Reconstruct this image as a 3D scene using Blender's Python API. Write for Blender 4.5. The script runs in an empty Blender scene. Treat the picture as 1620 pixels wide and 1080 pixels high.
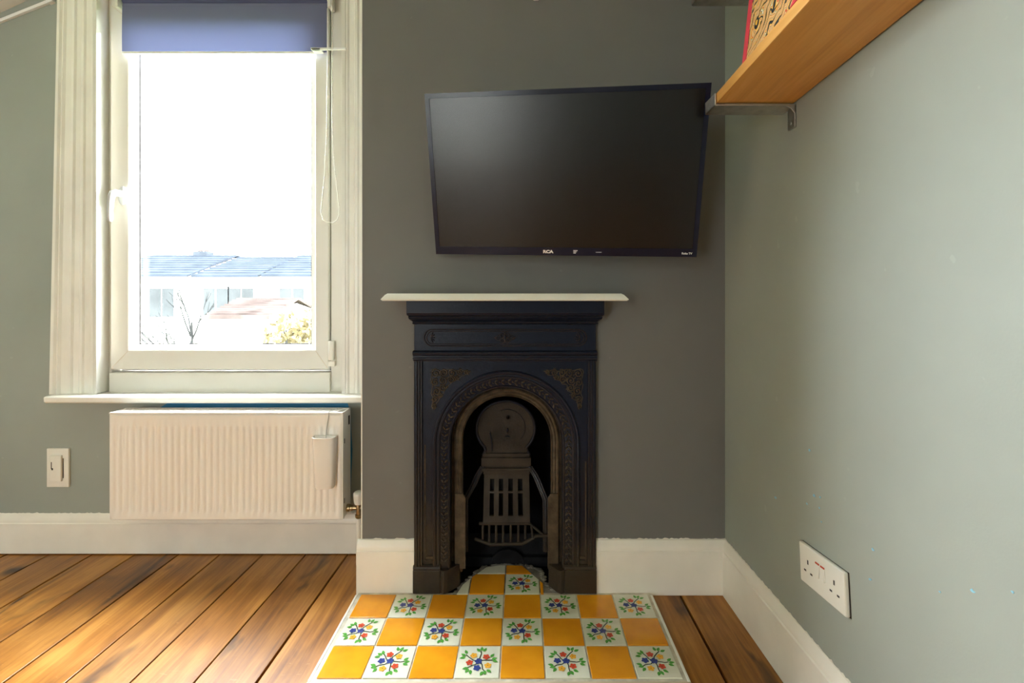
import bpy, bmesh, math, random
from mathutils import Vector, Matrix
random.seed(7)
S = bpy.context.scene
COL = S.collection
PI = math.pi
R = math.radians

# ------------------------------------------------------------------ camera
F, CX, CY, EYE = 770.0, 825.0, 470.0, 0.893      # focal length in pixels, principal point, eye height
cam_d = bpy.data.cameras.new('camera')
cam = bpy.data.objects.new('camera', cam_d)
COL.objects.link(cam)
cam.location = (0, 0, EYE)
cam.rotation_euler = (PI / 2, 0, 0)
cam_d.sensor_width = 36.0
cam_d.lens = F / 1620 * 36
cam_d.shift_x = (810 - CX) / 1620
cam_d.shift_y = (CY - 540) / 1620
cam_d.clip_start = 0.02
S.camera = cam

# ------------------------------------------------------------------ world, sun, exposure
SKY = 75.0
w = bpy.data.worlds.new('sky')
S.world = w
w.use_nodes = True
wb = w.node_tree.nodes['Background']
wb.inputs[0].default_value = (0.93, 0.97, 1.0, 1)
wb.inputs[1].default_value = SKY

sun_d = bpy.data.lights.new('sun', 'SUN')
sun_d.energy = 32
sun_d.angle = R(1.0)
sun_d.color = (1, 0.95, 0.86)
sun = bpy.data.objects.new('sun', sun_d)
COL.objects.link(sun)
sun.rotation_euler = Vector((-1.0, -0.30, -0.20)).to_track_quat('-Z', 'Y').to_euler()
sun.location = (6, 6, 8)

def portal(name, loc, rot, sx, sy):
    d = bpy.data.lights.new(name, 'AREA')
    d.shape = 'RECTANGLE'
    d.size, d.size_y = sx, sy
    o = bpy.data.objects.new(name, d)
    COL.objects.link(o)
    o.location = loc
    o.rotation_euler = rot
    d.cycles.is_portal = True
    return o

S.view_settings.view_transform = 'Standard'
S.view_settings.look = 'None'
S.view_settings.exposure = 0.0
S.view_settings.gamma = 1.0
S.view_settings.use_curve_mapping = False
S.cycles.max_bounces = 10
S.cycles.diffuse_bounces = 6
S.cycles.transparent_max_bounces = 12
S.cycles.sample_clamp_indirect = 25
S.cycles.caustics_reflective = False
S.cycles.caustics_refractive = False

# ------------------------------------------------------------------ helpers
def at(px, py, Y):
    """point at depth Y that the photograph shows at pixel (px, py)"""
    return Vector(((px - CX) / F * Y, Y, EYE - (py - CY) / F * Y))
def ax(px, Y): return (px - CX) / F * Y
def az(py, Y): return EYE - (py - CY) / F * Y

class MB:
    def __init__(self):
        self.v, self.f, self.m, self.mi = [], [], [], 0
    def add(self, vs, fs):
        n = len(self.v)
        self.v += [Vector(p) for p in vs]
        for f in fs:
            self.f.append([n + i for i in f])
            self.m.append(self.mi)
        return self
    def box(self, x0, x1, y0, y1, z0, z1):
        x0, x1 = sorted((x0, x1)); y0, y1 = sorted((y0, y1)); z0, z1 = sorted((z0, z1))
        return self.add([(x, y, z) for x in (x0, x1) for y in (y0, y1) for z in (z0, z1)],
                        [(0, 1, 3, 2), (4, 6, 7, 5), (0, 4, 5, 1), (2, 3, 7, 6), (0, 2, 6, 4), (1, 5, 7, 3)])
    def prism(self, poly, axis, a0, a1):
        def P(p, a):
            return {'x': (a, p[0], p[1]), 'y': (p[0], a, p[1]), 'z': (p[0], p[1], a)}[axis]
        n = len(poly)
        vs = [P(p, a0) for p in poly] + [P(p, a1) for p in poly]
        fs = [tuple(range(n)), tuple(range(2 * n - 1, n - 1, -1))]
        fs += [(i, i + n, (i + 1) % n + n, (i + 1) % n) for i in range(n)]
        return self.add(vs, fs)
    def loft(self, rings, closed_ring=True, caps=True):
        k = len(rings[0]); vs = [p for r in rings for p in r]; fs = []
        for j in range(len(rings) - 1):
            for i in range(k if closed_ring else k - 1):
                a, b = j * k + i, j * k + (i + 1) % k
                fs.append((a, b, b + k, a + k))
        if caps and closed_ring:
            fs.append(tuple(range(k - 1, -1, -1)))
            fs.append(tuple((len(rings) - 1) * k + i for i in range(k)))
        return self.add(vs, fs)
    def tube(self, pts, r, n=8, closed=False):
        pts = [Vector(p) for p in pts]
        N = len(pts); rings = []
        up = None
        for i, p in enumerate(pts):
            a = pts[(i - 1) % N] if (closed or i > 0) else p
            b = pts[(i + 1) % N] if (closed or i < N - 1) else p
            t = (b - a).normalized()
            if up is None:
                up = Vector((0, 1, 0)) if abs(t.y) < 0.8 else Vector((1, 0, 0))
            u = (up - t * up.dot(t))
            if u.length < 1e-6: u = t.orthogonal()
            u.normalize(); up = u
            wv = t.cross(u)
            rr = r[i] if isinstance(r, (list, tuple)) else r
            rings.append([p + (u * math.cos(2 * PI * k / n) + wv * math.sin(2 * PI * k / n)) * rr for k in range(n)])
        if closed: rings.append(rings[0])
        return self.loft(rings, True, not closed)
    def lathe(self, prof, c, n=20, axis='z', sx=1.0, sy=1.0, a0=0.0, a1=2 * PI):
        c = Vector(c); rings = []
        for r, h in prof:
            ring = []
            for k in range(n):
                a = a0 + (a1 - a0) * k / n
                p = (r * math.cos(a) * sx, r * math.sin(a) * sy, h)
                if axis == 'y': p = (p[0], p[2], p[1])
                if axis == 'x': p = (p[2], p[0], p[1])
                ring.append(c + Vector(p))
            rings.append(ring)
        return self.loft(rings)
    def ellipsoid(self, c, r, rot=None, nu=8, nv=5):
        c = Vector(c); rings = []
        for j in range(nv + 1):
            ph = -PI / 2 + PI * (0.04 + 0.92 * j / nv)
            ring = []
            for i in range(nu):
                th = 2 * PI * i / nu
                p = Vector((r[0] * math.cos(ph) * math.cos(th), r[1] * math.sin(ph), r[2] * math.cos(ph) * math.sin(th)))
                if rot: p = rot @ p
                ring.append(c + p)
            rings.append(ring)
        return self.loft(rings)
    def xf(self, mtx, start=0):
        for i in range(start, len(self.v)): self.v[i] = mtx @ self.v[i]
        return self
    def build(self, name, mats, parent=None, loc=None, smooth=None, bevel=0.0, segs=2):
        me = bpy.data.meshes.new(name)
        base = parent_world(parent) if parent else (Vector(loc) if loc is not None else Vector((0, 0, 0)))
        if parent and loc is not None: base = base
        me.from_pydata([tuple(p - base) for p in self.v], [], self.f)
        if not isinstance(mats, (list, tuple)): mats = [mats]
        for m in mats: me.materials.append(m)
        me.polygons.foreach_set('material_index', self.m)
        bm = bmesh.new(); bm.from_mesh(me)
        bmesh.ops.recalc_face_normals(bm, faces=bm.faces)
        bm.to_mesh(me); bm.free()
        if smooth is not None:
            me.polygons.foreach_set('use_smooth', [True] * len(me.polygons))
            me.set_sharp_from_angle(angle=R(smooth))
        o = bpy.data.objects.new(name, me)
        COL.objects.link(o)
        if parent: o.parent = parent
        else: o.location = base
        if bevel:
            b = o.modifiers.new('bevel', 'BEVEL'); b.width = bevel; b.segments = segs; b.limit_method = 'ANGLE'; b.angle_limit = R(40)
        return o

def parent_world(o):
    p = Vector((0, 0, 0))
    while o is not None:
        p = p + o.location; o = o.parent
    return p

def tag(o, label=None, cat=None, group=None, kind=None):
    if label: o['label'] = label
    if cat: o['category'] = cat
    if group: o['group'] = group
    if kind: o['kind'] = kind
    return o
def thing(name, label, cat, loc, group=None, kind=None):
    o = bpy.data.objects.new(name, None); COL.objects.link(o)
    o.location = loc; o.empty_display_size = 0.05
    return tag(o, label, cat, group, kind)
def struct(o, label, cat): return tag(o, label, cat, kind='structure')

# ------------------------------------------------------------------ materials
def new_mat(name):
    m = bpy.data.materials.new(name); m.use_nodes = True
    nt = m.node_tree
    return m, nt, nt.nodes['Principled BSDF']
def nd(nt, t, **kw):
    n = nt.nodes.new(t)
    for k, v in kw.items():
        if hasattr(n, k): setattr(n, k, v)
        else: n.inputs[k.replace('_', ' ')].default_value = v
    return n
def ramp(nt, src, stops, interp='LINEAR'):
    r = nt.nodes.new('ShaderNodeValToRGB'); r.color_ramp.interpolation = interp
    el = r.color_ramp.elements
    while len(el) < len(stops): el.new(0.5)
    for e, (p, c) in zip(el, stops):
        e.position = p; e.color = tuple(c) + ((1,) if len(c) == 3 else ())
    nt.links.new(src, r.inputs[0]); return r
def coords(nt, scale=(1, 1, 1), kind='Object'):
    tc = nt.nodes.new('ShaderNodeTexCoord'); mp = nt.nodes.new('ShaderNodeMapping')
    mp.inputs['Scale'].default_value = scale
    nt.links.new(tc.outputs[kind], mp.inputs[0]); return mp.outputs[0]
def bump(nt, b, height, strength=0.2, dist=0.002):
    n = nt.nodes.new('ShaderNodeBump'); n.inputs['Strength'].default_value = strength; n.inputs['Distance'].default_value = dist
    nt.links.new(height, n.inputs['Height']); nt.links.new(n.outputs[0], b.inputs['Normal'])
def plain(name, col, rough=0.5, var=0.0, scale=6.0, metal=0.0, spec=0.5, bmp=0.0, bscale=200.0):
    m, nt, b = new_mat(name)
    b.inputs['Roughness'].default_value = rough; b.inputs['Metallic'].default_value = metal
    b.inputs['Specular IOR Level'].default_value = spec
    co = coords(nt)
    n = nd(nt, 'ShaderNodeTexNoise', Scale=scale, Detail=5.0); nt.links.new(co, n.inputs[0])
    lo = [c * (1 - var) for c in col]; hi = [min(1, c * (1 + var)) for c in col]
    r = ramp(nt, n.outputs[0], [(0.3, lo), (0.7, hi)])
    nt.links.new(r.outputs[0], b.inputs['Base Color'])
    if bmp:
        n2 = nd(nt, 'ShaderNodeTexNoise', Scale=bscale, Detail=3.0); nt.links.new(co, n2.inputs[0])
        bump(nt, b, n2.outputs[0], bmp, 0.001)
    return m
def wall_paint(name, col, patch):
    m, nt, b = new_mat(name)
    co = coords(nt)
    n = nd(nt, 'ShaderNodeTexNoise', Scale=1.6, Detail=6.0, Roughness=0.6); nt.links.new(co, n.inputs[0])
    r = ramp(nt, n.outputs[0], [(0.32, [c * 0.93 for c in col]), (0.68, [c * 1.07 for c in col])])
    # scuffs: small pale rubbed flecks
    n3 = nd(nt, 'ShaderNodeTexNoise', Scale=26.0, Detail=2.0); nt.links.new(co, n3.inputs[0])
    r3 = ramp(nt, n3.outputs[0], [(0.735, (0, 0, 0)), (0.76, (1, 1, 1))])
    mx = nt.nodes.new('ShaderNodeMix'); mx.data_type = 'RGBA'
    mul = nt.nodes.new('ShaderNodeMath'); mul.operation = 'MULTIPLY'; mul.inputs[1].default_value = 0.35
    nt.links.new(r3.outputs[0], mul.inputs[0]); nt.links.new(mul.outputs[0], mx.inputs[0])
    nt.links.new(r.outputs[0], mx.inputs[6]); mx.inputs[7].default_value = (*patch, 1)
    nt.links.new(mx.outputs[2], b.inputs['Base Color'])
    b.inputs['Roughness'].default_value = 0.62; b.inputs['Specular IOR Level'].default_value = 0.3
    n2 = nd(nt, 'ShaderNodeTexNoise', Scale=240.0, Detail=4.0); nt.links.new(co, n2.inputs[0])
    bump(nt, b, n2.outputs[0], 0.12, 0.001)
    return m

M = {}
M['sage'] = wall_paint('sage_paint', (0.325, 0.352, 0.315), (0.41, 0.44, 0.40))
M['breast'] = wall_paint('dark_grey_paint', (0.166, 0.164, 0.156), (0.22, 0.22, 0.21))
M['white_wall'] = plain('off_white_plaster', (0.84, 0.84, 0.79), 0.7, 0.04)
M['gloss_white'] = plain('white_gloss_paint', (0.84, 0.795, 0.72), 0.35, 0.05, 9, bmp=0.08, bscale=60)
M['trim_white'] = plain('cream_gloss_paint', (0.83, 0.81, 0.75), 0.32, 0.05, 9, bmp=0.06, bscale=60)
M['upvc'] = plain('white_plastic_frame', (0.70, 0.68, 0.62), 0.3, 0.03, 5)
M['bead_white'] = plain('bright_white_bead', (0.86, 0.86, 0.86), 0.3, 0.02)
M['radiator'] = plain('white_enamel', (0.85, 0.80, 0.74), 0.35, 0.03, 3)
M['handle'] = plain('white_handle_coating', (0.52, 0.52, 0.52), 0.3, 0.03)
M['porcelain'] = plain('white_porcelain', (0.83, 0.79, 0.74), 0.18, 0.02, 4)
M['plastic'] = plain('white_plastic', (0.80, 0.78, 0.71), 0.35, 0.03, 10)
M['dark_gap'] = plain('dark_gap', (0.02, 0.018, 0.015), 0.9, 0.2)
M['gasket'] = plain('grey_gasket', (0.06, 0.055, 0.055), 0.8, 0.1, spec=0.1)
M['brass'] = plain('tarnished_brass', (0.36, 0.26, 0.14), 0.35, 0.25, 40, metal=1.0)
M['steel'] = plain('brushed_steel', (0.62, 0.57, 0.52), 0.38, 0.12, 60, metal=1.0)
M['wire'] = plain('galvanised_wire', (0.55, 0.53, 0.5), 0.4, 0.1, metal=1.0)
M['blue_paint'] = plain('old_blue_paint', (0.025, 0.22, 0.42), 0.6, 0.12, 12)
M['fleck'] = plain('pale_blue_fleck', (0.25, 0.52, 0.66), 0.6, 0.1, 50)
M['grout'] = plain('grubby_grout', (0.60, 0.55, 0.45), 0.85, 0.22, 45, bmp=0.5, bscale=160)
M['mortar'] = plain('sooty_mortar', (0.20, 0.18, 0.155), 0.9, 0.5, 30, bmp=0.8, bscale=90)
M['edge_strip'] = plain('cream_edge_strip', (0.62, 0.50, 0.36), 0.5, 0.12, 12)
M['tile_white'] = plain('cream_glazed_tile', (0.76, 0.75, 0.62), 0.14, 0.05, 14)
M['red_cloth'] = plain('red_book_cloth', (0.62, 0.035, 0.06), 0.55, 0.08, 30)
M['pages'] = plain('book_pages', (0.75, 0.70, 0.58), 0.8, 0.1, 80)
for k, c in dict(blue=(0.045, 0.065, 0.26), red=(0.58, 0.075, 0.035), yellow=(0.85, 0.42, 0.05), green=(0.10, 0.34, 0.06), stem=(0.04, 0.05, 0.03)).items():
    M['glaze_' + k] = plain('glaze_' + k, c, 0.16, 0.18, 60)
M['slate'] = plain('roof_slate', (0.014, 0.0165, 0.021), 0.9, 0.25, 1.2, spec=0.0)
M['clay_roof'] = plain('clay_roof_tile', (0.030, 0.023, 0.021), 0.9, 0.4, 2, spec=0.0)
M['render_wall'] = plain('house_render', (0.60, 0.57, 0.52), 0.9, 0.1, 0.7, spec=0.0)
M['house_brick'] = plain('house_brick', (0.015, 0.017, 0.020), 0.9, 0.2, 1.5, spec=0.0)
M['house_glass'] = plain('house_glass', (0.020, 0.021, 0.022), 0.9, 0.2, 1, spec=0.0)
M['bark'] = plain('bark', (0.009, 0.009, 0.009), 0.9, 0.3, 4, spec=0.0)
M['leaf'] = plain('autumn_leaf', (0.050, 0.040, 0.020), 0.9, 0.6, 2.5, spec=0.0)
M['lawn'] = plain('lawn', (0.10, 0.14, 0.05), 0.9, 0.3, 0.6)

def mat_yellow_tile():
    m, nt, b = new_mat('yellow_glazed_tile')
    co = coords(nt)
    oi = nt.nodes.new('ShaderNodeObjectInfo')
    n = nd(nt, 'ShaderNodeTexNoise', Scale=16.0, Detail=3.0); n.noise_dimensions = '4D'
    nt.links.new(co, n.inputs[0]); nt.links.new(oi.outputs['Random'], n.inputs['W'])
    r = ramp(nt, n.outputs[0], [(0.3, (0.74, 0.27, 0.012)), (0.7, (0.86, 0.36, 0.016))])
    nt.links.new(r.outputs[0], b.inputs['Base Color']); b.inputs['Roughness'].default_value = 0.14
    return m
M['tile_yellow'] = mat_yellow_tile()

def mat_floor():
    m, nt, b = new_mat('varnished_pine_boards')
    oi = nt.nodes.new('ShaderNodeObjectInfo')
    tc = nt.nodes.new('ShaderNodeTexCoord')
    off = nt.nodes.new('ShaderNodeVectorMath'); off.operation = 'MULTIPLY_ADD'
    nt.links.new(oi.outputs['Random'], off.inputs[0]); off.inputs[1].default_value = (7, 31, 3); nt.links.new(tc.outputs['Object'], off.inputs[2])
    mp = nt.nodes.new('ShaderNodeMapping'); mp.inputs['Scale'].default_value = (19, 2.6, 1); nt.links.new(off.outputs[0], mp.inputs[0])
    n1 = nd(nt, 'ShaderNodeTexNoise', Scale=1.0, Detail=7.0, Roughness=0.62, Distortion=0.5); nt.links.new(mp.outputs[0], n1.inputs[0])
    mp2 = nt.nodes.new('ShaderNodeMapping'); mp2.inputs['Scale'].default_value = (150, 5, 1); nt.links.new(off.outputs[0], mp2.inputs[0])
    n2 = nd(nt, 'ShaderNodeTexNoise', Scale=1.0, Detail=3.0); nt.links.new(mp2.outputs[0], n2.inputs[0])
    n3 = nd(nt, 'ShaderNodeTexNoise', Scale=4.5, Detail=4.0); nt.links.new(off.outputs[0], n3.inputs[0])
    a = nt.nodes.new('ShaderNodeMath'); a.operation = 'MULTIPLY_ADD'; a.inputs[1].default_value = 0.6
    nt.links.new(n1.outputs[0], a.inputs[0])
    a2 = nt.nodes.new('ShaderNodeMath'); a2.operation = 'MULTIPLY'; a2.inputs[1].default_value = 0.25; nt.links.new(n2.outputs[0], a2.inputs[0])
    nt.links.new(a2.outputs[0], a.inputs[2])
    a3 = nt.nodes.new('ShaderNodeMath'); a3.operation = 'MULTIPLY_ADD'; a3.inputs[1].default_value = 0.34
    nt.links.new(n3.outputs[0], a3.inputs[0]); nt.links.new(a.outputs[0], a3.inputs[2])
    r = ramp(nt, a3.outputs[0], [(0.34, (0.050, 0.017, 0.004)), (0.46, (0.185, 0.066, 0.010)), (0.58, (0.32, 0.122, 0.017)), (0.72, (0.48, 0.215, 0.042))])
    # knots and old dark stains along the grain, pale scuffs across it
    mk = nt.nodes.new('ShaderNodeMapping'); mk.inputs['Scale'].default_value = (11, 3.2, 1); nt.links.new(off.outputs[0], mk.inputs[0])
    nk = nd(nt, 'ShaderNodeTexNoise', Scale=1.0, Detail=3.0, Distortion=0.8); nt.links.new(mk.outputs[0], nk.inputs[0])
    rk = ramp(nt, nk.outputs[0], [(0.60, (0, 0, 0)), (0.74, (1, 1, 1))])
    m1 = nt.nodes.new('ShaderNodeMix'); m1.data_type = 'RGBA'; nt.links.new(rk.outputs[0], m1.inputs[0])
    nt.links.new(r.outputs[0], m1.inputs[6]); m1.inputs[7].default_value = (0.055, 0.020, 0.006, 1)
    ms = nt.nodes.new('ShaderNodeMapping'); ms.inputs['Scale'].default_value = (9, 30, 1); ms.inputs['Rotation'].default_value = (0, 0, 0.5); nt.links.new(off.outputs[0], ms.inputs[0])
    ns = nd(nt, 'ShaderNodeTexNoise', Scale=1.6, Detail=6.0, Roughness=0.7, Distortion=1.2); nt.links.new(ms.outputs[0], ns.inputs[0])
    rs = ramp(nt, ns.outputs[0], [(0.64, (0, 0, 0)), (0.72, (0.55, 0.55, 0.55))])
    m2 = nt.nodes.new('ShaderNodeMix'); m2.data_type = 'RGBA'; nt.links.new(rs.outputs[0], m2.inputs[0])
    nt.links.new(m1.outputs[2], m2.inputs[6]); m2.inputs[7].default_value = (0.52, 0.27, 0.09, 1)
    hsv = nt.nodes.new('ShaderNodeHueSaturation')
    mr = nt.nodes.new('ShaderNodeMapRange'); mr.inputs[3].default_value = 0.86; mr.inputs[4].default_value = 1.14
    nt.links.new(oi.outputs['Random'], mr.inputs[0]); nt.links.new(mr.outputs[0], hsv.inputs['Value'])
    nt.links.new(m2.outputs[2], hsv.inputs['Color']); nt.links.new(hsv.outputs[0], b.inputs['Base Color'])
    rr = nt.nodes.new('ShaderNodeMapRange'); rr.inputs[1].default_value = 0.3; rr.inputs[2].default_value = 0.7; rr.inputs[3].default_value = 0.34; rr.inputs[4].default_value = 0.46
    nt.links.new(n3.outputs[0], rr.inputs[0]); nt.links.new(rr.outputs[0], b.inputs['Roughness'])
    bump(nt, b, a3.outputs[0], 0.35, 0.003)
    return m
M['floor'] = mat_floor()

def mat_oak():
    m, nt, b = new_mat('oak_veneer')
    co = coords(nt, (60, 1.6, 60))
    n = nd(nt, 'ShaderNodeTexNoise', Scale=1.0, Detail=6.0, Roughness=0.6, Distortion=0.4); nt.links.new(co, n.inputs[0])
    r = ramp(nt, n.outputs[0], [(0.3, (0.60, 0.28, 0.06)), (0.55, (0.72, 0.36, 0.085)), (0.75, (0.78, 0.43, 0.13))])
    nt.links.new(r.outputs[0], b.inputs['Base Color']); b.inputs['Roughness'].default_value = 0.4
    bump(nt, b, n.outputs[0], 0.1, 0.001)
    return m
M['oak'] = mat_oak()

def mat_iron():
    m, nt, b = new_mat('blackened_cast_iron')
    co = coords(nt)
    n = nd(nt, 'ShaderNodeTexNoise', Scale=7.0, Detail=8.0, Roughness=0.65); nt.links.new(co, n.inputs[0])
    sep = nt.nodes.new('ShaderNodeSeparateXYZ'); nt.links.new(co, sep.inputs[0])
    # rusty, dusty wear is heavier towards the plinths; bluish reflection painted in higher up
    mr = nt.nodes.new('ShaderNodeMapRange'); mr.inputs[1].default_value = 0.62; mr.inputs[2].default_value = 0.06; mr.inputs[3].default_value = -0.30; mr.inputs[4].default_value = 0.30
    nt.links.new(sep.outputs['Z'], mr.inputs[0])
    ad = nt.nodes.new('ShaderNodeMath'); ad.operation = 'ADD'; nt.links.new(n.outputs[0], ad.inputs[0]); nt.links.new(mr.outputs[0], ad.inputs[1])
    r = ramp(nt, ad.outputs[0], [(0.34, (0.005, 0.009, 0.024)), (0.56, (0.008, 0.010, 0.017)), (0.80, (0.040, 0.029, 0.019))])
    geo = nt.nodes.new('ShaderNodeNewGeometry')        # worn edges, painted lighter as highlights: where the rounded normal leaves the flat one
    bv = nt.nodes.new('ShaderNodeBevel'); bv.samples = 4; bv.inputs['Radius'].default_value = 0.0022
    dt = nt.nodes.new('ShaderNodeVectorMath'); dt.operation = 'DOT_PRODUCT'
    nt.links.new(geo.outputs['True Normal'], dt.inputs[0]); nt.links.new(bv.outputs[0], dt.inputs[1])
    pr = ramp(nt, dt.outputs['Value'], [(0.86, (1, 1, 1)), (0.985, (0, 0, 0))])
    mx = nt.nodes.new('ShaderNodeMix'); mx.data_type = 'RGBA'
    ml = nt.nodes.new('ShaderNodeMath'); ml.operation = 'MULTIPLY'; ml.inputs[1].default_value = 0.55
    nt.links.new(pr.outputs[0], ml.inputs[0]); nt.links.new(ml.outputs[0], mx.inputs[0])
    nt.links.new(r.outputs[0], mx.inputs[6]); mx.inputs[7].default_value = (0.13, 0.092, 0.06, 1)
    nt.links.new(mx.outputs[2], b.inputs['Base Color'])
    b.inputs['Roughness'].default_value = 0.36; b.inputs['Specular IOR Level'].default_value = 0.22
    n2 = nd(nt, 'ShaderNodeTexNoise', Scale=120.0, Detail=4.0); nt.links.new(co, n2.inputs[0])
    bump(nt, b, n2.outputs[0], 0.3, 0.002)
    return m
M['iron'] = mat_iron()
M['worn_iron'] = plain('worn_brown_iron', (0.066, 0.048, 0.031), 0.36, 0.5, 40, metal=0.0, spec=0.3, bmp=0.5, bscale=150)
M['soot'] = plain('sooty_iron', (0.011, 0.011, 0.013), 0.8, 0.4, 20, spec=0.1, bmp=0.5, bscale=80)
M['rust_iron'] = plain('rusty_fireback', (0.034, 0.025, 0.018), 0.6, 0.5, 14, spec=0.25, bmp=0.6, bscale=140)

def mat_blind():
    m, nt, b = new_mat('navy_blind_fabric')
    b.inputs['Base Color'].default_value = (0.13, 0.14, 0.24, 1); b.inputs['Roughness'].default_value = 0.8
    tr = nt.nodes.new('ShaderNodeBsdfTranslucent')
    co = coords(nt, (900, 900, 900))
    n = nd(nt, 'ShaderNodeTexNoise', Scale=1.0); nt.links.new(co, n.inputs[0])
    r = ramp(nt, n.outputs[0], [(0.3, (0.13, 0.16, 0.33)), (0.7, (0.17, 0.20, 0.38))]); nt.links.new(r.outputs[0], tr.inputs[0])
    mx = nt.nodes.new('ShaderNodeMixShader'); mx.inputs[0].default_value = 0.045
    nt.links.new(b.outputs[0], mx.inputs[1]); nt.links.new(tr.outputs[0], mx.inputs[2])
    nt.links.new(mx.outputs[0], nt.nodes['Material Output'].inputs[0])
    return m
M['blind'] = mat_blind()
M['roll'] = plain('navy_blind_roll', (0.06, 0.07, 0.15), 0.8, 0.1)

def mat_glass():
    m = bpy.data.materials.new('window_glass'); m.use_nodes = True
    nt = m.node_tree; nt.nodes.remove(nt.nodes['Principled BSDF'])
    t = nt.nodes.new('ShaderNodeBsdfTransparent'); t.inputs[0].default_value = (0.96, 0.98, 0.98, 1)
    g = nt.nodes.new('ShaderNodeBsdfGlossy'); g.inputs['Roughness'].default_value = 0.02
    fr = nt.nodes.new('ShaderNodeFresnel'); fr.inputs[0].default_value = 1.45
    geo = nt.nodes.new('ShaderNodeNewGeometry')       # same air-to-glass reflectance on both faces of the thin pane
    ior = nt.nodes.new('ShaderNodeMapRange'); ior.inputs[3].default_value = 1.45; ior.inputs[4].default_value = 1 / 1.45
    nt.links.new(geo.outputs['Backfacing'], ior.inputs[0]); nt.links.new(ior.outputs[0], fr.inputs[0])
    mx = nt.nodes.new('ShaderNodeMixShader')
    nt.links.new(fr.outputs[0], mx.inputs[0]); nt.links.new(t.outputs[0], mx.inputs[1]); nt.links.new(g.outputs[0], mx.inputs[2])
    nt.links.new(mx.outputs[0], nt.nodes['Material Output'].inputs[0])
    return m
M['glass'] = mat_glass()

def mat_voile():  # voile of the added door; its tint sets the fill light
    m = bpy.data.materials.new('fill_door_voile'); m.use_nodes = True
    nt = m.node_tree; nt.nodes.remove(nt.nodes['Principled BSDF'])
    t = nt.nodes.new('ShaderNodeBsdfTransparent'); t.inputs[0].default_value = (0.140, 0.135, 0.125, 1)
    d = nt.nodes.new('ShaderNodeBsdfTranslucent'); d.inputs[0].default_value = (0.22, 0.211, 0.195, 1)
    mx = nt.nodes.new('ShaderNodeMixShader'); mx.inputs[0].default_value = 0.3
    nt.links.new(t.outputs[0], mx.inputs[1]); nt.links.new(d.outputs[0], mx.inputs[2])
    nt.links.new(mx.outputs[0], nt.nodes['Material Output'].inputs[0])
    return m
M['voile'] = mat_voile()

def mat_screen():
    m, nt, b = new_mat('glossy_black_screen')
    b.inputs['Base Color'].default_value = (0.002, 0.002, 0.0022, 1)
    b.inputs['Roughness'].default_value = 0.27; b.inputs['Specular IOR Level'].default_value = 0.5
    return m
M['screen'] = mat_screen()
M['tv_frame'] = plain('black_gloss_bezel', (0.008, 0.010, 0.026), 0.22, 0.1, spec=0.3)
M['tv_back'] = plain('black_tv_case', (0.012, 0.012, 0.013), 0.5, 0.1)
M['print_white'] = plain('silver_lettering', (0.75, 0.75, 0.77), 0.4, 0.02)

def mat_marble_paper():
    m, nt, b = new_mat('marbled_paper')
    co = coords(nt, (1, 1, 1))
    n0 = nd(nt, 'ShaderNodeTexNoise', Scale=20.0, Detail=1.0); nt.links.new(co, n0.inputs[0])
    va = nt.nodes.new('ShaderNodeVectorMath'); va.operation = 'MULTIPLY_ADD'; va.inputs[1].default_value = (0.075, 0.075, 0.075)
    nt.links.new(n0.outputs['Color'], va.inputs[0]); nt.links.new(co, va.inputs[2])
    wv = nt.nodes.new('ShaderNodeTexWave'); wv.wave_type = 'BANDS'; wv.bands_direction = 'DIAGONAL'
    wv.inputs['Scale'].default_value = 18.0; wv.inputs['Distortion'].default_value = 5.0; wv.inputs['Detail'].default_value = 1.0; wv.inputs['Detail Scale'].default_value = 2.0
    nt.links.new(va.outputs[0], wv.inputs[0])
    cr, ye, te, bk, re, wh = (0.74, 0.52, 0.24), (0.82, 0.44, 0.04), (0.06, 0.34, 0.32), (0.02, 0.025, 0.03), (0.66, 0.09, 0.03), (0.8, 0.76, 0.62)
    r = ramp(nt, wv.outputs[0], [(0.0, bk), (0.10, ye), (0.24, cr), (0.34, re), (0.44, ye), (0.54, te), (0.62, wh), (0.70, bk), (0.76, ye), (0.88, re), (0.95, cr)], 'CONSTANT')
    nt.links.new(r.outputs[0], b.inputs['Base Color']); b.inputs['Roughness'].default_value = 0.45
    return m
M['marbled'] = mat_marble_paper()

# ------------------------------------------------------------------ layout
YB = 1.476          # face of the chimney breast
YA = 1.705          # wall of the alcove with the window
BX = ax(572, YB)    # left corner of the breast
def rw(Y): return 0.6173 - 0.013 * (Y - YB)      # face of the right wall
ZC = 2.42           # flat ceiling
YR = -2.30          # rear wall
XL = -2.60          # left wall
def slope_z(x): return 1.934 + (x + 1.727) * 0.466     # sloping ceiling on the left
XS = -1.727 + (ZC - 1.934) / 0.466                      # where the slope meets the flat ceiling

# window opening in the alcove wall
WX0, WX1, WZ0, WZ1 = -1.473, -0.6215, 0.545, 1.975
mb = MB()
TW = 0.088         # thin outer wall: the pane sits close to its outside face
mb.box(XL - 0.1, WX0, YA, YA + TW, -0.2, 2.6)
mb.box(WX1, BX + 0.05, YA, YA + TW, -0.2, 2.6)
mb.box(WX0, WX1, YA, YA + TW, -0.2, WZ0)
mb.box(WX0, WX1, YA, YA + TW, WZ1, 2.6)
wall_a = struct(mb.build('wall_alcove', M['sage'], loc=(-1.5, YA, 0)), 'sage green alcove wall around the window', 'wall')
# old blue paint left behind the radiator
patch = MB()
patch.prism([(-1.30, 0.18), (-0.60, 0.18), (-0.592, 0.36), (-0.60, 0.49), (-0.612, 0.5345), (-1.22, 0.5345), (-1.31, 0.48)], 'y', YA - 0.0006, YA)
tag(patch.build('old_paint_patch', M['blue_paint'], parent=wall_a), 'unpainted patch of old blue paint behind the radiator')

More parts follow.
